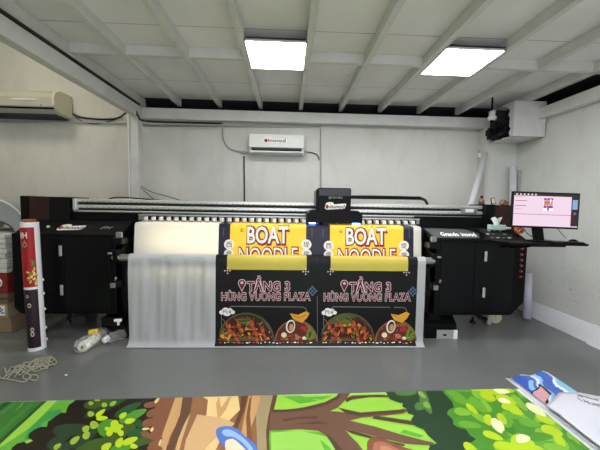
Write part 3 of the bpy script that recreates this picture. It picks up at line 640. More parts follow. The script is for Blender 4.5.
for pnl in (0, 1):
    f = upp(pnl)
    for (o_, m, l, d) in ((.075, I_red, 1, .4), (.045, I_mar, 1.7, .2), (.004, I_w, 2.6, 0)):
        clip_text(b, f, 'NOODLE', (239+d, 247.4+d, 297.5+d, 263+d), m, l, 254.5, offset=o_)
    for (sx, ch) in ((229.3, '贡'), (306.3, '岸')):
        poly(b, f, [(sx+5.1*math.cos(math.radians(t_)), min(254.5, 253.6-4.9*math.sin(math.radians(t_)))) for t_ in range(-10, 191, 10)], I_w, 1.25)
        clip_text(b, f, ch, (sx-2.9, 250.6, sx+2.9, 256.4), I_bk, 2.2, 254.5)
film = b.build('printed_banner_film')
tag(film, 'half blank, half printed noodle banner film hanging over the printer front roller', 'printed banner')
# ------------------------------------------------------------------ monitor and things on the tray
t = empty('computer_monitor', (2.42, 2.8, tz0+.018), 'black framed monitor with a lit pinkish screen on the printer tray', 'monitor')
mc = P(545.7, 210.3, Y=2.8); mw = P(579, 210, Y=2.8).x-P(512.5, 210, Y=2.8).x; mw *= .955; mh = P(545, 192.8, Y=2.8).z-P(545, 229, Y=2.8).z
RM = Matrix.Translation(mc) @ Matrix.Rotation(math.radians(1.0), 4, 'Y') @ Matrix.Rotation(math.radians(-4), 4, 'Z') @ Matrix.Rotation(math.radians(-2), 4, 'X')
MB().box(-mw/2, mw/2, 0, .03, -mh/2, mh/2, M_blackp, .004, RM).build('casing', t)
scr = MB()
S_bg = mat('screen page', (24, 22, 24), .3, emit=(238, 212, 230), es=.66); S_bar = mat('screen bar', (30, 22, 30), .3, emit=(40, 22, 32), es=.5); S_ln = mat('screen line', (20, 20, 20), .3, emit=(150, 128, 140), es=.5); S_or = mat('screen orange', (20, 20, 20), .3, emit=(225, 130, 90), es=.7); S_pu = mat('screen purple', (20, 20, 20), .3, emit=(100, 50, 160), es=.7); S_ic = mat('screen icon', (20, 20, 20), .3, emit=(225, 225, 225), es=.8); S_bl = mat('screen blue', (20, 20, 20), .3, emit=(130, 165, 205), es=.7)
iw, ih = mw-.022, mh-.03
def sq(u0, v0, u1, v1, m, l):
    scr.face([RM @ Vector((-iw/2+u*iw, -.0008-.0007*l, ih/2-v*ih+.003)) for u, v in ((u0, v0), (u0, v1), (u1, v1), (u1, v0))], m)
sq(0, 0, 1, 1, S_bg, 0); sq(0, 0, 1, .085, S_bar, 1); sq(.89, .085, 1, .97, S_bar, 1); sq(.905, .17, .985, .46, S_bl, 2); sq(.93, .55, .965, .62, S_ln, 2)
for k in range(6): sq(.03+k*.058, .025, .055+k*.058, .065, S_ic, 2)
sq(.02, .23, .2, .25, S_ln, 1); sq(.02, .38, .19, .40, S_ln, 1); sq(.02, .49, .12, .50, S_ln, 1); sq(0, .635, .89, .65, S_ln, 1); sq(.02, .12, .2, .128, S_ln, 1)
sq(.455, .13, .61, .53, S_ic, 1); sq(.46, .14, .605, .20, S_pu, 2); sq(.465, .21, .60, .36, S_or, 2); sq(.46, .37, .605, .44, S_pu, 2); sq(.50, .14, .52, .44, S_or, 3); sq(.555, .16, .575, .30, S_ic, 3); sq(.52, .44, .545, .52, S_pu, 2); sq(.48, .26, .59, .285, S_pu, 3)
scr.build('screen', t)
b = MB(); q0 = P(538, 228, Y=2.83); b.prism([(q0.x-.05, q0.z+.05), (q0.x+.05, q0.z+.05), (q0.x+.085, tz0+.02), (q0.x-.015, tz0+.02)], 'y', 2.84, 2.865, M_black, .003); b.build('stand', t)
b = MB(); b.box(q0.x-.08, q0.x+.16, 2.74, 2.91, tz0+.018, tz0+.030, M_black, .004); b.build('stand_base', t)
b = MB(); b.box(2.40, 2.70, 2.64, 2.73, tz0+.018, tz0+.030, M_black, .003)
kb = b.build('keyboard', None); tag(kb, 'thin black keyboard in front of the monitor', 'keyboard')
b = MB()
for i in range(14):
    for j in range(4): b.box(2.41+i*.0205, 2.427+i*.0205, 2.648+j*.02, 2.664+j*.02, tz0+.030, tz0+.035, M_blackp)
b.build('keys', kb)
c = P(573.5, 240, Y=2.74); b = MB(); b.ball((c.x, 2.74, tz0+.018), .05, M_black, 20, (.62, 1, .72))
bmesh.ops.bisect_plane(b.bm, geom=b.bm.verts[:]+b.bm.edges[:]+b.bm.faces[:], plane_co=(0, 0, tz0+.0185), plane_no=(0, 0, -1), clear_outer=True)
ms = b.build('computer_mouse'); tag(ms, 'black computer mouse at the right end of the tray', 'mouse')
cable('monitor_cable', [P(524, 229, Y=2.9), P(527, 233, Y=2.93), P(531, 236, Y=2.95), P(536, 237.5, Y=2.95)], .004, M_cable, 'thin black cable looping down left of the monitor stand', 'cable')
cable('monitor_cable', [P(558, 229, Y=2.86), P(561, 233, Y=2.9), P(564, 236, Y=2.88), P(566, 238, Y=2.82)], .003, M_cable, 'thin black cable right of the monitor stand', 'cable')
# tape roll, tissue box
c = P(518.8, 231.5, Y=3.36); cz = 1.19+.047
t = empty('tape_roll', (c.x, 3.36, 1.19), 'orange roll of tape standing on the console beside the monitor', 'tape roll')
b = MB(); b.ring((c.x, 3.34, cz), (c.x+.012, 3.39, cz), .047, .026, mat('orange tape', (214, 110, 40), .4)); b.build('tape', t)
b = MB(); b.ring((c.x, 3.335, cz), (c.x+.012, 3.392, cz), .027, .02, mat('red tape core', (150, 50, 36), .6)); b.tube([(c.x-.02, 3.34, cz-.02), (c.x+.02, 3.34, cz+.015)], .006, M_cream); b.build('core', t)
xa, xb = P(491, 224, Y=3.42).x, P(505, 224, Y=3.42).x
t = empty('tissue_box', ((xa+xb)/2, 3.42, 1.205), 'pale mint tissue box with a raised white tissue on the right cabinet', 'tissue box')
MB().box(xa, xb, 3.40, 3.485, 1.228, 1.285, mat('mint card', (186, 214, 204), .6, noise=.12, nscale=25), .003).build('carton', t)
b = MB(); xm = (xa+xb)/2; n = 14
for k in range(n):
    a0, a1 = k/n*2*PI, (k+1)/n*2*PI
    def tp(a, h): r = (.02+h*.35)*(1+.3*math.sin(a*3)); return (xm+r*math.cos(a)*1.2, 3.44+r*math.sin(a)*.5, 1.285+h*1.0+(.012*math.sin(a*4) if h > .05 else 0))
    for (h0, h1) in ((0, .04), (.04, .08)): b.face([tp(a0, h0), tp(a1, h0), tp(a1, h1), tp(a0, h1)], mat('tissue', (232, 238, 236), .8), True)
b.build('tissue', t)
b = MB(); c = P(508.5, 227, Y=3.46); b.box(c.x-.025, c.x+.025, 3.45, 3.495, 1.232, 1.257, M_ink, .005); tag(b.build('white_eraser'), 'small white block right of the tissue box', 'eraser')
# bottle, frame and box on the right gantry cover
c = P(481.5, 203, Y=3.7).x; b = MB(); brown = mat('brown bottle', (104, 82, 62), .35)
b.tube([(c, 3.7, 1.52), (c, 3.7, 1.57), (c, 3.7, 1.585), (c, 3.7, 1.60)], .03, brown, 18, radii=[.034, .034, .016, .013]); bo = b.build('small_bottle'); tag(bo, 'small brown bottle on the end of the gantry rail', 'bottle')
MB().tube([(c, 3.7, 1.598), (c, 3.7, 1.625)], .015, M_black, 14).build('cap', bo)
c = P(493, 202, Y=3.7).x; b = MB(); RT = Matrix.Translation((c, 3.7, 1.56)) @ Matrix.Rotation(math.radians(-14), 4, 'Y')
b.box(-.026, .026, -.006, .006, -.032, .045, M_black, .002, RT); b.box(-.018, .018, -.008, -.004, -.024, .037, M_cream, 0, RT); tag(b.build('small_picture_frame'), 'small tilted dark frame between the brown bottle and brown carton', 'frame')
c = P(504, 203, Y=3.72).x; b = MB(); RT = Matrix.Translation((c, 3.72, 1.546)) @ Matrix.Rotation(math.radians(10), 4, 'Y') @ Matrix.Rotation(.3, 4, 'Z')
b.prism([(-.05, -.024), (.05, -.03), (.045, .02), (-.035, .034)], 'y', -.03, .03, mat('kraft card', (134, 108, 78), .8), .002)
for v in b.bm.verts: v.co = RT @ v.co
tag(b.build('small_carton'), 'small brown carton on the gantry end cover left of the monitor', 'carton')
# ------------------------------------------------------------------ rolls leaning round the corner
M_rollw = mat('white media roll', (205, 206, 208), .45); M_core = mat('cardboard core', (150, 124, 92), .8)
def media_roll(a, b_, r, label, m=M_rollw, cap=None, group=None):
    t = empty('media_roll', a, label, 'media roll', group)
    MB().ring(a, b_, r, r*.45, m, 24).build('film', t)
    a, b_ = Vector(a), Vector(b_); d = (b_-a).normalized()*.008
    MB().ring(a-d, b_+d, r*.47, r*.38, M_core, 18).build('core', t)
    return t
tp_, bt_ = P(485.3, 153.5, Y=4.39), P(466, 222, Y=4.05)
bt_ = tp_+(bt_-tp_)*((tp_.z-.035)/(tp_.z-bt_.z)); media_roll(bt_, tp_, .038, 'long white media roll leaning diagonally on the back wall behind the printer')
c = P(516, 166, Y=4.3); media_roll((c.x-.04, 4.16, .012), (c.x+.02, 4.38, c.z), .042, 'upright silvery white media roll behind the monitor at the corner pillar')
c = P(521.5, 170, Y=4.36); b = MB(); b.box(c.x-.02, c.x+.02, 4.38, 4.40, 0, c.z, M_pipe, .003); tag(b.build('grey_strip'), 'thin grey upright strip right of the upright media roll', 'strip')
# rolls between printer and right wall
M_lav = mat('lilac white roll', (196, 194, 210), .45)
a = P(527.3, 312, Y=3.86); a.z = .014; a2 = P(528.3, 273, Y=3.93); media_roll(a, a2, .048, 'upright lilac white roll standing against the right side of the printer', M_lav)
a = P(531.2, 309, Y=3.97); a.z = .014; a2 = P(528.6, 290, Y=4.0); media_roll((a.x-.03, a.y+.03, .014), (a2.x-.02, a2.y+.12, a2.z), .03, 'short thin roll right behind the lilac roll beside the printer', M_lav)
# boards on the right wall foot
M_board = mat('white foam board', (222, 222, 226), .5)
def board(y0, y1, h, xoff, label):
    b = MB(); b.prism([(XR-.075-xoff, 0), (XR-.015-xoff, h), (XR-.003-xoff, h), (XR-.063-xoff, 0)], 'y', y0, y1, M_board, .002); tag(b.build('foam_board'), label, 'foam board', 'white boards along the right wall')
board(3.16, 4.06, .20, 0, 'long low white board leaning on the right wall below the monitor')
board(1.9, 3.15, .22, .03, 'low white board at the right edge, nearer than the other wall board')
# cream roll under the right cabinet
c = P(495.5, 319.5, Y=3.72); t = empty('tape_drum', (c.x, 3.9, 0), 'round cream roll lying end on under the right cabinet', 'media roll')
MB().ring((c.x, 3.72, .082), (c.x+.05, 4.3, .082), .08, .012, mat('cream roll', (196, 190, 164), .6), 26).build('film', t)
b = MB(); c = P(487, 322, Y=3.72); b.tube([(c.x-.22, 3.7, .15), (c.x-.1, 3.7, .10), (c.x, 3.7, .06)], .018, M_black); b.box(c.x-.02, c.x+.03, 3.67, 3.71, 0, .09, M_handle, .01); tag(b.build('pipe_clamp'), 'small black pipe with a grey fitting beside the cream roll end', 'pipe')
# ------------------------------------------------------------------ standing banner roll, left
rc = Vector((P(35.5, 300, Y=3.05).x, 3.05, 0)); RR = .072; zt = P(35, 222.5, Y=3.0).z
thc = math.atan2(-rc.y, -rc.x)
t = empty('standing_banner_roll', rc, 'upright printed banner roll, red above and dark below, in front of the left cabinet', 'banner roll')
B_red = ink('banner red', (158, 26, 34)); B_dk = ink('banner aubergine', (38, 26, 38)); B_w = mat('banner white edge', (224, 224, 226), .4)
def zpx(y): return P(35, y, Y=3.0).z
zs = [0.0, .035, zpx(289.5), zpx(287), zpx(227.5), zt]
N = 56; b = MB()
def cyl(a, z, r=RR): return Vector((rc.x+r*math.cos(a), rc.y+r*math.sin(a), z))
for k in range(N):
    a0, a1 = 2*PI*k/N, 2*PI*(k+1)/N; am = ((a0+a1)/2-thc+PI) % (2*PI)-PI; s_ = math.sin(am)
    front = math.cos(am) > -.2
    for j in range(5):
        m = B_w
        if front and s_ < .38 and j in (1, 3): m = B_dk if j == 1 else B_red
        b.face([cyl(a0, zs[j]), cyl(a1, zs[j]), cyl(a1, zs[j+1]), cyl(a0, zs[j+1])], m, True)
    for (z, r1, r0) in ((zt, RR, .05), (0.0, RR, .05)): b.face([cyl(a0, z, r1), cyl(a1, z, r1), cyl(a1, z, r0), cyl(a0, z, r0)], B_w)
    b.face([cyl(a0, zt, .05), cyl(a1, zt, .05), cyl(a1, 0, .05), cyl(a0, 0, .05)], B_w, True)
def onroll(x, y, l):   # photo position -> on the roll's skin
    off = max(-.97, min(.97, (x-34.2)/11)); a = thc+math.asin(off); return cyl(a, P(x, y, Y=3.0).z, RR+.0012+.001*l)
ptext(b, onroll, 'IH', 24.2, 232.5, 30.5, 238, I_w, 1, offset=.02)
ell(b, onroll, 27.6, 244.5, 2.4, 2.6, ink('tan', (190, 150, 110)), 1); poly(b, onroll, [(26, 243), (27.8, 239.5), (29.4, 243)], ink('tan', 0), 1.2); ell(b, onroll, 27.6, 244.6, 1.4, 1.5, ink('brown mark', (110, 70, 50)), 2)
for i in range(26):
    x = rr.uniform(29, 38.5); y = rr.uniform(259, 284); ell(b, onroll, x, y, rr.uniform(1, 2), rr.uniform(1, 2.1), rr.choice([ink('dumpling', (214, 176, 96)), ink('dumpling', 0), I_gr, ink('bun', (226, 200, 130)), I_dor]), 1+i*.05, n=10)
for (x, y, r) in ((27, 296, 1.5), (28.5, 305, 2.1), (30, 329, 2.0), (30, 333.5, 2.2)):
    ell(b, onroll, x, y, r, r*1.1, ink('pale mark', (196, 180, 160)), 1); ell(b, onroll, x, y, r*.5, r*.6, B_dk, 2)
for i in range(10):
    for j in range(3):
        ell(b, onroll, 26+i*1.4, 291.5+j*3+(i % 2)*1.5, .45, .8, ink('pattern plum', (60, 42, 58)), .6, n=4)
roll = b.build('rolled_banner', t)
b = MB(); b.ring(rc+Vector((0, 0, .01)), rc+Vector((0, 0, zt+.012)), .04, .034, M_core, 24); b.build('core', t)
b = MB(); b.tube([rc+Vector((.045*math.cos(a), .045*math.sin(a), zt+.018)) for a in [2*PI*k/20 for k in range(20)]], .010, mat('orange tape band', (168, 84, 50), .5), 8, closed=True); b.build('tape_band', t)
for i, y in enumerate((282, 296, 312, 331, 343)):
    a = thc+math.asin(.99); p = cyl(a, zpx(y), RR+.004); MB().box(p.x-.006, p.x+.006, p.y-.006, p.y+.006, p.z-.012, p.z+.012, M_ink, .002).build('tape_tab', t)
t.rotation_euler.y = -math.radians(1.3)
# ------------------------------------------------------------------ stack of boxes and boards, far left
M_card = mat('cardboard', (132, 112, 88), .85, noise=.1); M_card2 = mat('pale cardboard', (152, 134, 108), .85, noise=.1); M_rc = mat('red carton', (128, 34, 34), .6); M_wood = mat('pallet wood', (112, 90, 66), .85, noise=.15, nscale=8, stretch=(1, 8, 8))
def rotb(cx, cy, a): return Matrix.Translation((cx, cy, 0)) @ Matrix.Rotation(a, 4, 'Z')
Rk = rotb(-3.45, 3.85, math.radians(-3))
def cbox(name, hx, hy, z0, z1, m, label, cat, dx=0, dy=0, parts=None, bev=.004, group=None):
    b = MB(); b.box(-hx+dx, hx+dx, -hy+dy, hy+dy, z0, z1, m, bev, Rk); o = b.build(name); tag(o, label, cat, group)
    return o
o = cbox('cardboard_box', .42, .40, .0, .17, M_card, 'large brown cardboard box on the floor, lowest in the left stack', 'cardboard box', 0, 0)
b = MB(); b.box(.24, .30, -.406, -.401, .03, .14, M_card2, 0, Rk); b.build('tape_strip', o)
o = cbox('cardboard_box', .40, .40, .175, .33, M_card2, 'brown cardboard box with a white printed label, second from the floor', 'cardboard box', .01, -.02)
b = MB(); b.box(.30, .385, -.428, -.421, .20, .31, M_ink, 0, Rk)
for (u, v) in ((.32, .28), (.34, .26), (.32, .24), (.35, .225)): b.box(u, u+.03, -.431, -.427, v, v+.012, M_dark, 0, Rk)
b.build('shipping_label', o)
o = cbox('wooden_tray', .43, .42, .335, .44, M_wood, 'flat worn wooden crate under the red carton', 'crate', -.01, 0)
b = MB(); b.box(-.44, .42, -.425, -.421, .38, .395, M_dark, 0, Rk); b.build('slat_gap', o)
o = cbox('red_carton', .40, .38, .445, .66, M_rc, 'red carton with a round white ring emblem in the left stack', 'carton', 0, -.02)
b = MB(); b.tube([Rk @ Vector((.27+.07*math.cos(a), -.405, .56+.055*math.sin(a))) for a in [2*PI*k/24 for k in range(24)]], .008, I_w, 6, closed=True); b.tube([Rk @ Vector((.24, -.405, .53)), Rk @ Vector((.31, -.405, .59))], .008, I_w, 6); b.build('emblem', o)
zb = .668
where = ['lowest in the white pile, on the red carton', 'second from the bottom of the white pile', 'third from the bottom of the white pile', 'fourth from the bottom of the white pile', 'fifth from the bottom of the white pile', 'sixth from the bottom of the white pile', 'second from the top of the white pile', 'topmost of the white pile, under the grey arch']
for i in range(8):
    h = .050; o = cbox('white_board_pack', .40+rr.uniform(-.015, .01), .40, zb, zb+h, mat('white slab', (206, 204, 198), .7, noise=.08, nscale=9), 'thick white slab, '+where[i], 'board', rr.uniform(-.006, .006), 0, bev=.008, group='white slabs stacked at the far left'); zb += h+.004
# grey arched bundle on top
b = MB(); cx, cz = -3.48, zb; n = 24
outer = [(cx+.50*math.cos(a), cz+.40*math.sin(a)) for a in [PI*k/n for k in range(n+1)]]; inner = [(cx+.34*math.cos(a), cz+.15*math.sin(a)) for a in [PI*k/n for k in range(n, -1, -1)]]
b.prism(outer+inner, 'y', 3.62, 4.25, mat('blue grey sheet', (150, 156, 160), .4), .006); o = b.build('arched_sheet_bundle'); tag(o, 'blue grey arched sheet on top of the white slabs at the left edge', 'sheet')
b = MB(); b.tube([Vector((x, 3.617, z)) for x, z in outer], .009, M_white, 6); b.build('white_edge', o)
b = MB(); b.tube([Vector((x, 3.617, z)) for x, z in inner], .008, M_dark, 6); b.build('dark_edge', o)
cable('loose_wire', [P(14, 262, Y=3.38), P(13, 270, Y=3.36), P(9, 279, Y=3.36), P(5, 283, Y=3.36)], .005, M_cable, 'thin dark wire hanging in front of the left stack', 'cable')
# ------------------------------------------------------------------ rope and wrapped rolls on the floor
b = MB(); M_rope = mat('cream string', (158, 156, 138), .8); r2 = random.Random(11)
def rp(x, y, h): p = P(x, y, z=0); p.z = h; return p
def clampy(x): return max(0, x)
for k in range(9):
    pts = []; x = r2.uniform(-6, 10); n = r2.randint(7, 10)
    for i in range(n):
        x += r2.uniform(3, 10); 
        if x > 57: x -= r2.uniform(18, 34)
        yc = 377-x*.27; pts.append(rp(x, yc+r2.uniform(-6.5, 6.5), .008+r2.uniform(0, .016)))
    b.tube(smooth(pts, 7), .0042, M_rope, 6)
for (cx, cy, rx, ry) in ((27, 378, 4, 3), (34, 379, 4.5, 2.8), (48, 361, 6, 2.2)):
    b.tube(smooth([rp(cx+rx*math.cos(a), cy+ry*math.sin(a), .012) for a in [2*PI*k/8 for k in range(8)]], 5, True), .0042, M_rope, 6, closed=True)
b.tube(smooth([rp(-8, 376, .01), rp(2, 379, .01), rp(12, 381, .01), rp(24, 383, .01), rp(30, 380, .02)]), .0042, M_rope, 6)
tag(b.build('string_tangle'), 'tangled heap of cream plastic string on the grey floor', 'string')
b = MB(); p = P(66, 375.5, z=0); b.ball((p.x, p.y, .004), .009, M_ink, 8, (1.4, 1, .45)); tag(b.build('paper_scrap'), 'tiny white scrap on the floor right of the string', 'scrap')
M_clear = mat('clear plastic wrap', (235, 238, 240), .12, trans=.6, ior=1.3, spec=.8, alpha=.42)
def crumple(a, b_, r, m, seed, n=22, rings=16, amp=.22):
    rd = random.Random(seed); a, b_ = Vector(a), Vector(b_); t_ = (b_-a).normalized(); u = t_.cross(Vector((0, 0, 1))).normalized(); w = u.cross(t_); q = MB(); R_ = []
    for i in range(rings):
        s_ = i/(rings-1); e = min(1, s_*6+.35, (1-s_)*6+.35); R_.append([])
        for j in range(n):
            rr_ = r*e*(1+rd.uniform(-amp, amp)); p = a.lerp(b_, s_)+u*math.cos(2*PI*j/n)*rr_+w*math.sin(2*PI*j/n)*rr_; p.z = max(.004, p.z); R_[-1].append(q.bm.verts.new(p))
    for i in range(rings-1):
        for j in range(n):
            f = q.bm.faces.new((R_[i][j], R_[i][(j+1) % n], R_[i+1][(j+1) % n], R_[i+1][j])); f.material_index = q.mi(m)
    return q
A = Vector((P(83.5, 346, Y=2.98).x, 2.96, .055)); Bv = Vector((P(104, 335, Y=3.3).x+.0, 3.32, .055))
t = empty('wrapped_roll', (A.x, 3.1, 0), 'white roll in clear crumpled plastic with a yellow tape piece on the floor', 'wrapped roll')
b = MB(); b.ring(A, Bv, .047, .016, mat('ivory roll', (222, 218, 204), .5), 24, M_dark); b.build('roll', t)
crumple(A-Vector((.02, .05, -.005)), Bv+Vector((.01, .04, .005)), .066, M_clear, 5).build('plastic_wrap', t)
b = MB(); c = A.lerp(Bv, .62)+Vector((-.035, 0, .062)); Rz = Matrix.Translation(c) @ Matrix.Rotation(.5, 4, 'Z'); b.box(-.045, .045, -.028, .028, -.022, .022, mat('yellow tape', (226, 196, 40), .4), .012, Rz, 3); b.build('yellow_tape', t)
A2 = Vector((P(100, 345, z=.04).x, P(100, 345, z=.0).y+.02, .045)); B2 = Vector((A2.x+.26, A2.y+.42, .05))
t = empty('wrapped_roll', (A2.x, A2.y, 0), 'clear glossy plastic bag lying just under the printer beside the white roll', 'plastic bag')
crumple(A2, B2, .05, M_clear, 8, amp=.3).build('plastic_wrap', t)
crumple(A2+Vector((-.03, -.02, -.005)), A2+Vector((.01, .04, .01)), .03, mat('white crumpled plastic', (226, 228, 226), .35), 9, 12, 8, .45).build('knotted_end', t)
# clutter under the left cabinet
b = MB(); c = P(90, 323, Y=3.7); b.tube([(c.x-.12, 3.66, .16), (c.x+.15, 3.66, .17)], .012, mat('rusty bar', (110, 60, 34), .7)); b.box(c.x-.2, c.x-.03, 3.66, 3.9, 0, .11, M_dark, .01); b.tube(smooth([(c.x-.22, 3.62, .1), (c.x-.12, 3.6, .19), (c.x-.02, 3.6, .14), (c.x+.08, 3.6, .2)]), .007, M_cable)
tag(b.build('parts_box'), 'dark box with a rusty bar and wire pieces under the left cabinet', 'box')
# ------------------------------------------------------------------ printed banner on the floor
B0 = {}
def G(name, rgb):
    if rgb == 0: return MATS["floor print "+name]
    return mat("floor print "+name, rgb, .33, spec=.35)
g_light = G('light green', (150, 204, 72)); g_mid = G('mid green', (96, 170, 56)); g_grass = G('grass green', (58, 118, 48)); g_deep = G('deep green', (36, 84, 40)); g_lime = G('lime', (176, 204, 40)); g_pale = G('pale cream', (228, 232, 176)); g_leaf = G('leaf green', (78, 140, 48)); g_dark = G('dull green', (44, 66, 44)); g_blk = G('bush black', (36, 30, 24)); g_ol = G('olive', (64, 88, 36))
t_br = G('brown', (142, 100, 66)); t_dk = G('dark brown', (96, 66, 48)); t_tan = G('tan', (196, 154, 102)); t_cr = G('cream', (226, 196, 136)); t_gr = G('grey beige', (158, 142, 106)); t_br2 = G('branch', (110, 80, 66)); t_br3 = G('branch dark', (84, 60, 52)); b_bl = G('blue', (84, 118, 196)); b_lb = G('light blue', (150, 184, 232)); b_cr = G('skin cream', (236, 214, 186)); t_red = G('red brown', (128, 82, 58)); g_wh = G('white margin', (226, 228, 226)); knot = G('knot', (166, 108, 84)); knot2 = G('knot light', (190, 132, 104))
bn = MB()
YF0, YF1 = 2.21, 2.325    # far edge runs slightly askew
def edgeY(x): return YF0+(YF1-YF0)*(x+2.1)/4.0
X0b, X1b, Yn = -2.95, 1.915, .95
cor = [(X0b, Yn), (X1b, Yn), (X1b, edgeY(X1b)), (X0b, edgeY(X0b))]
bn.prism(cor, 'z', .001, .0045, g_wh)
bn.face([(X0b, Yn, .0052), (X1b-.045, Yn, .0052), (X1b-.045, edgeY(X1b)-.004, .0052), (X0b, edgeY(X0b)-.004, .0052)], g_light)
XI = X1b-.045
ZL = [0]  # counts the printed shapes so that none lie in one plane
tmpb = bn
def fl(pts, m, l, sm=0):
    """flat printed shape from photo positions, kept inside the sheet"""
    if sm: pts = [(p.x, p.y) for p in smooth([(x, y, 0) for x, y in pts], sm, True)]
    ps = [P(x, y, z=.005) for x, y in pts]; out = [Vector((p.x, p.y, 0)) for p in ps]
    def clip(poly_, inside, cross):
        res = []
        for i in range(len(poly_)):
            a, c_ = poly_[i], poly_[(i+1) % len(poly_)]; ia, ic = inside(a), inside(c_)
            if ia: res.append(a)
            if ia != ic: res.append(a.lerp(c_, cross(a, c_)))
        return res
    k = (YF1-YF0)/4.0; e = lambda p: edgeY(p.x)-.004-p.y
    out = clip(out, lambda p: e(p) >= 0, lambda a, c_: e(a)/(e(a)-e(c_)))
    if len(out) > 2: out = clip(out, lambda p: p.x <= XI, lambda a, c_: (XI-a.x)/(c_.x-a.x))
    if len(out) > 2: out = clip(out, lambda p: p.y >= Yn, lambda a, c_: (a.y-Yn)/(a.y-c_.y))
    if len(out) > 2:
        cl = [out[0]]
        for p in out[1:]:
            if (p-cl[-1]).length > 1e-4: cl.append(p)
        if len(cl) > 2: ZL[0] += 1; bn.face([Vector((p.x, p.y, .0056+.0004*l+5e-6*ZL[0])) for p in cl][::-1], m)
def leaf(cx, cy, ln, wd, a, m, l, n=14):
    a = math.radians(a); pts = []
    for k in range(n):
        t_ = 2*PI*k/n; x = ln/2*math.cos(t_); y = wd/2*math.sin(t_)*(1-.25*math.cos(t_)); pts.append((cx+x*math.cos(a)-y*math.sin(a), cy+x*math.sin(a)+y*math.cos(a)))
    fl(pts, m, l)
# meadow at the left
fl([(-60, 398), (46, 398), (46, 402), (20, 425), (0, 442), (-30, 470), (-60, 470)], g_grass, 1)
fl([(44, 400), (48, 400), (0, 444.5), (-30, 470), (-36, 470), (0, 440)], g_deep, 2)
fl([(8, 400), (14, 400), (-20, 428), (-20, 422)], g_deep, 2); fl([(20, 406), (24, 400), (22, 406), (14, 412)], g_mid, 3)
fl([(30, 404), (34, 404), (0, 434), (-4, 434)], G('grass line', (70, 132, 54)), 2); fl([(-5, 416), (18, 400), (20, 401), (-5, 420)], G('grass line', 0), 2)
fl([(60, 398), (78, 398), (66, 412), (40, 432), (10, 452), (-20, 480), (-40, 480), (0, 448), (30, 428)], g_mid, 2)
fl([(28, 430), (48, 412), (62, 409), (60, 415), (44, 422), (30, 440), (24, 440)], G('teal green', (60, 150, 76)), 3)
# dark bush
bush = [(76, 397), (74, 402), (69, 405), (67, 409), (66, 413), (61, 413), (55, 417), (51, 420), (48, 422), (47, 427), (41, 427), (34, 430), (29, 434), (28, 438), (33, 441), (27, 444), (24, 442), (17, 444), (12, 448), (10, 453), (2, 462), (0, 480), (175, 480), (176, 455), (168, 445), (160, 436), (166, 424), (158, 410), (160, 397)]
fl(bush, g_blk, 4)
rb = random.Random(21)
for (x, y, ln, w_, a, m) in ((100, 404, 34, 9, -8, g_ol), (118, 402, 26, 6, -25, g_deep), (72, 430, 40, 12, -6, g_dark), (60, 440, 30, 9, -30, g_dark), (84, 437, 38, 13, -35, g_dark), (98, 412, 30, 8, -20, g_dark), (128, 410, 30, 8, -28, g_deep), (143, 404, 14, 6, -6, g_blk), (133, 416, 30, 9, -24, g_leaf), (139, 424, 16, 7, 30, g_deep), (126, 426, 20, 12, 15, g_ol), (107, 428, 20, 16, -50, g_leaf), (116, 437, 28, 14, -30, g_ol), (94, 446, 40, 12, -20, g_ol), (138, 434, 22, 10, -10, g_deep), (142, 441, 30, 10, -10, g_ol), (60, 450, 40, 10, -25, g_dark), (126, 446, 34, 10, -20, g_leaf), (120, 458, 60, 14, -10, g_ol), (70, 462, 60, 14, -10, g_dark)):
    leaf(x, y, ln, w_, a, m, 6+rb.random())
for (x, y, ln, w_, a) in ((91, 403.8, 5, 4.2, 0), (104.5, 405.5, 6, 4.6, 0), (113, 404, 8, 4, -35), (97.5, 400.8, 6, 1.8, 0), (91, 414.5, 7, 5.6, 0), (100.5, 413.5, 12, 4.4, -38), (102, 418.8, 12, 5, -4), (94.3, 425.6, 9, 8, 0), (86, 429.5, 8, 6.5, -40), (86.5, 436, 9, 6.5, -45), (75, 440.8, 12, 5.5, -38), (57.5, 447, 9, 4.5, -35), (123, 416, 9, 5, -35), (130, 421.5, 11, 5.5, -15), (115, 425, 9, 8, 60), (110, 433, 9, 6, -50), (108, 429.5, 7, 4, 10), (121, 434, 6, 6, 70), (119.5, 427, 8, 5, 0), (116, 429, 12, 9, 40), (119.5, 443, 11, 7, -60), (130, 441.5, 17, 6.5, -22), (106.5, 447.5, 12, 7, -35), (134, 447, 8, 5, 10)):
    leaf(x, y, ln, w_, a, g_lime if (x > 95 and y > 412) else G('yellow olive', (150, 176, 60)), 9)
# trunk
trunk = [(152, 396), (277, 393), (276, 400), (272, 412), (269, 422), (268, 434), (270, 452), (272, 480), (140, 480), (148, 450), (150, 430), (146, 410), (148, 397)]
fl(trunk, t_br, 3)
fl([(158, 397), (176, 397), (168, 420), (158, 452), (150, 480), (140, 480), (150, 440), (153, 415)], t_red, 3.6)
fl([(176, 396), (192, 396), (184, 412), (170, 436), (158, 480), (148, 480), (164, 430)], t_tan, 4)
fl([(183, 396), (192, 396), (193, 408), (184, 425), (172, 455), (165, 480), (160, 480), (170, 440), (180, 415)], t_dk, 4.4)
fl([(200, 396), (238, 396), (240, 410), (228, 422), (216, 450), (206, 480), (182, 480), (190, 450), (206, 418), (208, 400)], t_cr, 4)
fl([(193, 396), (204, 396), (196, 418), (186, 440), (178, 480), (172, 480), (182, 440), (190, 415)], t_br, 4.6)
fl([(186, 412), (198, 415), (222, 418), (236, 424), (222, 432), (206, 448), (194, 480), (170, 480), (176, 448), (182, 425)], G('soft tan', (206, 168, 120)), 4.2)
fl([(219, 396), (221, 408), (228, 398), (232, 396), (226, 410), (218, 420), (216, 404)], t_tan, 5)
fl([(241, 396), (248, 396), (244, 412), (236, 432), (236, 452), (230, 480), (222, 480), (232, 430), (240, 410)], t_dk, 5)
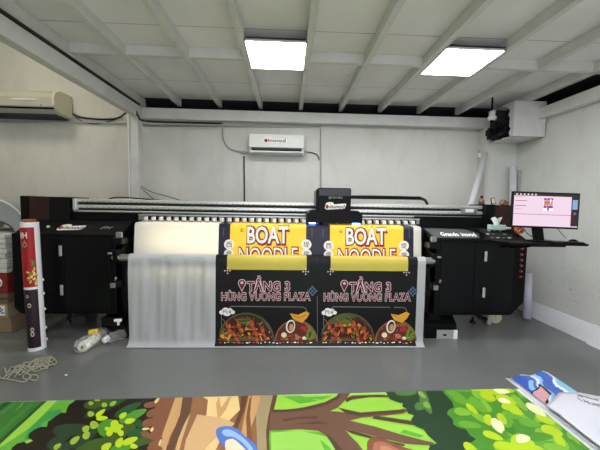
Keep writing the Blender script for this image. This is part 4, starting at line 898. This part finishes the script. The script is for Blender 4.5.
fl([(249, 396), (262, 395), (257, 412), (250, 430), (252, 452), (252, 480), (236, 480), (240, 440), (245, 414)], t_tan, 4.8)
fl([(249, 400), (252, 395), (250, 415), (252, 440), (256, 480), (251, 480), (247, 440), (246, 418)], t_red, 5.4)
fl([(261, 395), (277, 393), (272, 412), (268, 425), (268, 450), (270, 480), (258, 480), (257, 440), (256, 415)], t_gr, 5.6)
fl([(273, 395), (278, 393), (274, 410), (270, 422), (269, 440), (272, 480), (268, 480), (266, 432), (268, 418)], t_dk, 5.8)
for (x, y, ln, w_, a) in ((152, 405, 17, 6, -10), (153, 413, 15, 7, -30), (150, 423, 16, 8, -18), (156, 438, 14, 6, 8), (148, 436, 16, 6, 20), (155, 449, 16, 6, 0)):
    leaf(x, y, ln, w_, a, t_red, 8)
for (x, y, ln, w_, a) in ((157, 401, 7, 3, -50), (146, 429.5, 8, 2.4, -5), (152, 430, 5, 3, -60), (160, 443, 7, 2, -70)): leaf(x, y, ln, w_, a, t_cr, 8.5)
# blue shape with cream inside
fl([(216, 434), (217, 429.5), (222, 427), (230, 427), (238, 430), (245, 437), (253, 443), (258, 450), (266, 468), (250, 480), (232, 466), (230, 452), (224, 447.5), (219, 442)], b_bl, 9, 4)
fl([(222, 432), (226, 430), (232, 431), (240, 436), (248, 443), (253, 450), (250, 452), (243, 444), (234, 438), (226, 437), (223, 435)], b_lb, 10, 3)
fl([(225, 444), (229, 440), (234, 440), (240, 445), (246, 451), (250, 462), (240, 476), (228, 462)], b_cr, 10, 3)
# branches
fl([(271, 410), (285, 410), (300, 408.5), (318, 405), (330, 401), (338, 396), (341, 391), (352, 391), (346, 400), (338, 408), (330, 411.5), (350, 413.5), (372, 412.5), (395, 411), (404, 409), (408, 411), (403, 414), (385, 416), (362, 418), (350, 421), (375, 427), (398, 434), (424, 441), (434, 443), (432, 446), (405, 444), (380, 438), (350, 430), (345, 430), (350, 436), (358, 444), (366, 455), (380, 480), (352, 480), (346, 462), (336, 446), (326, 436), (318, 431), (300, 429.5), (285, 430.5), (269, 431)], t_br2, 6)
fl([(341, 391), (343, 391), (339, 399), (330, 404), (316, 408.5), (300, 411.5), (285, 412.5), (271, 413), (272, 410.5), (290, 410), (305, 407.5), (325, 402.5), (336, 397)], t_br3, 7)
fl([(345, 430), (352, 431), (380, 439), (405, 445), (404, 447), (378, 441), (352, 434)], t_br3, 7); fl([(326, 435), (332, 438), (342, 450), (356, 480), (350, 480), (340, 458)], t_br3, 7)
fl([(338, 408), (360, 413), (400, 410), (407, 411), (400, 413), (360, 416.5), (346, 414)], t_br3, 7); fl([(375, 416), (410, 421), (440, 428), (441, 430), (410, 425), (372, 419)], t_br3, 7)
fl([(346, 399), (352, 396), (380, 395), (392, 396), (390, 397.4), (370, 397.4), (352, 400), (346, 403)], t_br3, 7)
fl([(282, 420), (300, 417), (318, 417), (316, 419), (300, 419), (284, 422)], t_br3, 7); fl([(290, 425), (318, 422), (330, 424), (315, 424.5)], t_br3, 7)
fl([(268, 430), (330, 433), (345, 450), (358, 480), (268, 480)], g_mid, 4); fl([(271, 433), (300, 431), (326, 437), (345, 460), (345, 480), (272, 480)], G('soft green', (148, 202, 86)), 5)
fl([(367, 447), (368, 441), (374, 437.5), (384, 439), (392, 443), (404, 448), (420, 455), (420, 480), (372, 480), (368, 460)], t_red, 9, 3)
fl([(373, 447), (378, 442.5), (386, 443.5), (396, 449), (410, 458), (400, 476), (378, 470)], knot, 10, 3); fl([(380, 449), (386, 447), (394, 452), (400, 460), (390, 470)], knot2, 11, 3)
for (pts, m) in (([(284, 397), (300, 396), (318, 401), (300, 404)], g_mid), ([(300, 398), (316, 397), (332, 396), (322, 400)], g_mid), ([(360, 406), (380, 402), (398, 400), (396, 403), (380, 406)], g_light), ([(400, 433), (420, 438), (424, 436), (404, 430)], g_mid), ([(320, 440), (330, 448), (338, 462), (326, 455)], g_mid)): fl(pts, m, 5.5)
# dark green bush and bright bush
fl([(384, 388), (386, 393), (390, 400), (398, 403), (403, 404), (402, 407), (406, 409), (408, 414), (414, 416), (411, 420), (412, 424), (416, 427), (424, 430), (428, 436), (437, 444), (430, 446), (428, 452), (436, 480), (500, 480), (480, 430), (450, 388)], g_dark, 9)
fl([(440, 388), (444, 394), (452, 402), (454, 408), (448, 411), (447, 415), (453, 420), (453, 425), (458, 428), (466, 430), (470, 436), (476, 440), (468, 445), (474, 452), (482, 480), (760, 480), (620, 388)], g_leaf, 10)
for (x, y, ln, w_, a) in ((406, 393, 22, 7, 0), (424, 396, 18, 6, 60), (426, 405, 22, 8, 60), (420, 407, 11, 8, 0)): leaf(x, y, ln, w_, a, G('dim leaf', (82, 122, 62)), 11)
for (x, y, ln, w_, a) in ((422, 395.5, 10, 4, 40), (427, 406, 9, 5, 40)): leaf(x, y, ln, w_, a, G('dim lime', (130, 166, 66)), 12)
rb = random.Random(5)
for i in range(120):
    x = rb.uniform(452, 640); y = rb.uniform(391, 470)
    if x < 452+(y-392)*.7: continue
    leaf(x, y, rb.uniform(16, 28), rb.uniform(6, 10), rb.uniform(15, 45), rb.choice([G('leaf a', (104, 164, 54)), G('leaf b', (84, 146, 50)), G('leaf c', (126, 180, 58)), G('leaf d', (66, 128, 46))]), 12+i*.02)
for (x, y, ln, w_, a, m) in ((456, 396, 24, 7, 28, 'a'), (478, 406, 24, 9, 38, 'a'), (463, 413, 18, 8, 10, 'c'), (470, 426, 24, 7, 8, 'a'), (484, 421, 28, 6, 28, 'c'), (472, 410, 16, 5, 40, 'lime'), (500, 392, 30, 7, 0, 'lime'), (488, 397, 18, 8, 30, 'lime'), (506, 401, 22, 9, 20, 'lime'), (516, 412, 16, 7, 25, 'lime'), (502, 420, 14, 7, 50, 'lime'), (488, 421, 12, 8, 70, 'lime'), (493, 437, 22, 7, 20, 'lime'), (472, 451, 22, 8, 40, 'lime'), (508, 448, 30, 9, 10, 'lime'), (523, 444, 26, 16, 20, 'lime'), (538, 452, 20, 9, 20, 'lime'), (545, 420, 22, 8, 28, 'lime'), (552, 432, 24, 9, 20, 'lime'), (560, 442, 16, 8, 50, 'lime'), (510, 408, 18, 7, 10, 'lime'), (480, 390, 20, 4, 0, 'lime'), (462, 391, 16, 4, 10, 'a'), (530, 424, 24, 8, 15, 'a'), (540, 438, 26, 9, 0, 'b'), (556, 449, 26, 8, 10, 'c')):
    leaf(x, y, ln, w_, a, G('lime', 0) if m == 'lime' else G('leaf '+m, 0), 16)
for (x, y, ln, w_, a) in ((503, 392.5, 14, 5, 5), (505, 402, 13, 5, 20), (497, 427, 18, 8, 55), (523, 440, 15, 9, 0), (536, 411, 24, 7, 32), (503, 402, 10, 4, 20), (498, 391, 9, 4, 10), (501, 427, 12, 5, 60), (556, 396, 16, 5, 20)): leaf(x, y, ln, w_, a, g_pale, 18)
fb = bn.build('floor_banner'); tag(fb, 'large cartoon forest banner lying flat across the foreground floor', 'printed banner')
# ------------------------------------------------------------------ folded sheets at the right
M_sheet = mat('white sheet back', (214, 214, 224), .45); M_edge = mat('sheet edge', (232, 232, 234), .5)  # second white is for rims and undersides of the sheets
def sheet(name, xs_, ys_, hf, m, th=.004):
    q = MB(); nx, ny = len(xs_), len(ys_); top = [[None]*ny for _ in range(nx)]; bot = [[None]*ny for _ in range(nx)]
    for i, u in enumerate(xs_):
        for j, v in enumerate(ys_):
            p = hf(u, v); top[i][j] = q.bm.verts.new(p); bot[i][j] = q.bm.verts.new((p[0], p[1], p[2]-th))
    def F_(vs, mm, sm=True): f = q.bm.faces.new(vs); f.material_index = q.mi(mm); f.smooth = sm
    for i in range(nx-1):
        for j in range(ny-1):
            mm = m(xs_[i], ys_[j]) if callable(m) else m
            F_((top[i][j], top[i+1][j], top[i+1][j+1], top[i][j+1]), mm); F_((bot[i][j], bot[i][j+1], bot[i+1][j+1], bot[i+1][j]), M_edge)
    for i in range(nx-1): F_((top[i][0], bot[i][0], bot[i+1][0], top[i+1][0]), M_edge, False); F_((top[i][-1], top[i+1][-1], bot[i+1][-1], bot[i][-1]), M_edge, False)
    for j in range(ny-1): F_((top[0][j], top[0][j+1], bot[0][j+1], bot[0][j]), M_edge, False); F_((top[-1][j], bot[-1][j], bot[-1][j+1], top[-1][j+1]), M_edge, False)
    return q
def lin_(a, b_, n): return [a+(b_-a)*k/n for k in range(n+1)]
# lowest white sheet, edge showing along the left
q = sheet('s', lin_(0, 1, 10), lin_(0, 1, 16), lambda u, v: (1.905+u*.36, 1.0+v*(1.478-.07*u), .012+.004*math.sin(u*5+v*4)), M_sheet)
o = q.build('white_sheet'); tag(o, 'plain white sheet under the blue wave banner, only its left edge showing', 'sheet')
Wv = [ink('wave blue', (76, 104, 182)), ink('wave light', (140, 190, 226)), ink('wave deep', (66, 92, 176)), ink('wave white', (224, 234, 242))]
t = empty('folded_banner', (2.3, 2.2, 0), 'folded banner with blue waves and a blank white back at the right', 'printed banner')
def hfar(u, v):   # u along x, v towards the wall
    bump = .5+.5*math.sin(u*11.5-1.3)
    return (1.935+u*.345, 1.9+v*(.555+.02*u), .024+.030*u+.030*bump*max(0, (v-.55)/.45)*(.4+.6*u))
def wavecol(u, v):
    s_ = (u+.55*(1-v)+.05*math.sin(v*20))
    if v > .975 and (.22 < u < .5 or u > .8): return Wv[3]
    return Wv[2] if s_ < .30 else (Wv[1] if s_ < .42 and v < .86 else (Wv[0] if s_ < .5 else (Wv[3] if s_ < .58 else (Wv[1] if s_ < .66 else (Wv[0] if s_ < .92 else (Wv[3] if s_ < 1.0 else Wv[1]))))))
q = sheet('s', lin_(0, 1, 44), lin_(0, 1, 50), hfar, wavecol)
def farp(u, v, l): p = hfar(u, v); return Vector((p[0], p[1], p[2]+.0025+.0012*l))
I_pk = ink('pink', (216, 160, 166))
q.build('printed_side', t)
q = MB()
def inner_uv(x, y): p = P(x, y, z=.045); return ((p.x-1.935)/.345, (p.y-1.9)/.56)
for pts, m, l in (([(529.5, 391.5), (531, 389.5), (536, 388), (539, 386.3), (538, 384), (541, 384.4), (552, 393), (548, 397), (546, 406), (530, 394)], I_bk, 1), ([(531, 391.8), (533, 390), (537.5, 389), (540.5, 387), (540.8, 386), (547, 391.5), (550, 394.5), (545, 400), (544, 403.5), (532, 394)], I_pk, 2)):
    q.face([farp(max(0, a_), min(1, c_), l) for a_, c_ in (inner_uv(x, y) for x, y in pts)][::-1], m)
q.build('pink_print', t)
def hnear(u, v):
    x = 1.895+u*.95; far = 2.055+.60*min(u, .25)-.42*max(0, u-.42)
    return (x, 1.0+v*(far-1.0), .062+.012*math.sin(v*5+.6)*(.3+u*.7)+.012*math.exp(-((v-.9)/.1)**2)*(.4+u)-.02*max(0, v-.93)*14*.5)
q = sheet('s', lin_(0, 1, 24), lin_(0, 1, 34), hnear, M_sheet); q.build('white_back', t)
q = MB(); rs = random.Random(4)
for r_, (x0_, y0_, n) in enumerate(((578, 393.8, 7), (580, 398.5, 3), (589, 401.8, 4))):
    for k in range(n):
        c0 = P(x0_+k*3.4, y0_+k*.9, z=.075); pts = []
        for i in range(6): pts.append(Vector((c0.x+rs.uniform(-.011, .011), c0.y+rs.uniform(-.022, .022), 0)))
        for p in pts:
            u = (p.x-1.895)/.95; v = (p.y-1.0)/(2.055+.60*min(u, .25)-.42*max(0, u-.42)-1.0); p.z = hnear(u, min(1, max(0, v)))[2]+.003
        q.tube(pts, .0016, mat('pencil mark', (120, 122, 130), .7), 4)
o = q.build('handwriting', t); o['kind'] = 'stuff'
# ------------------------------------------------------------------ light and colour
w = bpy.data.worlds.new('world'); w.use_nodes = True; w.node_tree.nodes['Background'].inputs[0].default_value = (.9, .93, 1, 1); w.node_tree.nodes['Background'].inputs[1].default_value = 1.6
bpy.context.scene.world = w
vs = bpy.context.scene.view_settings; vs.view_transform = 'Standard'; vs.look = 'None'; vs.gamma = 1; vs.exposure = .66
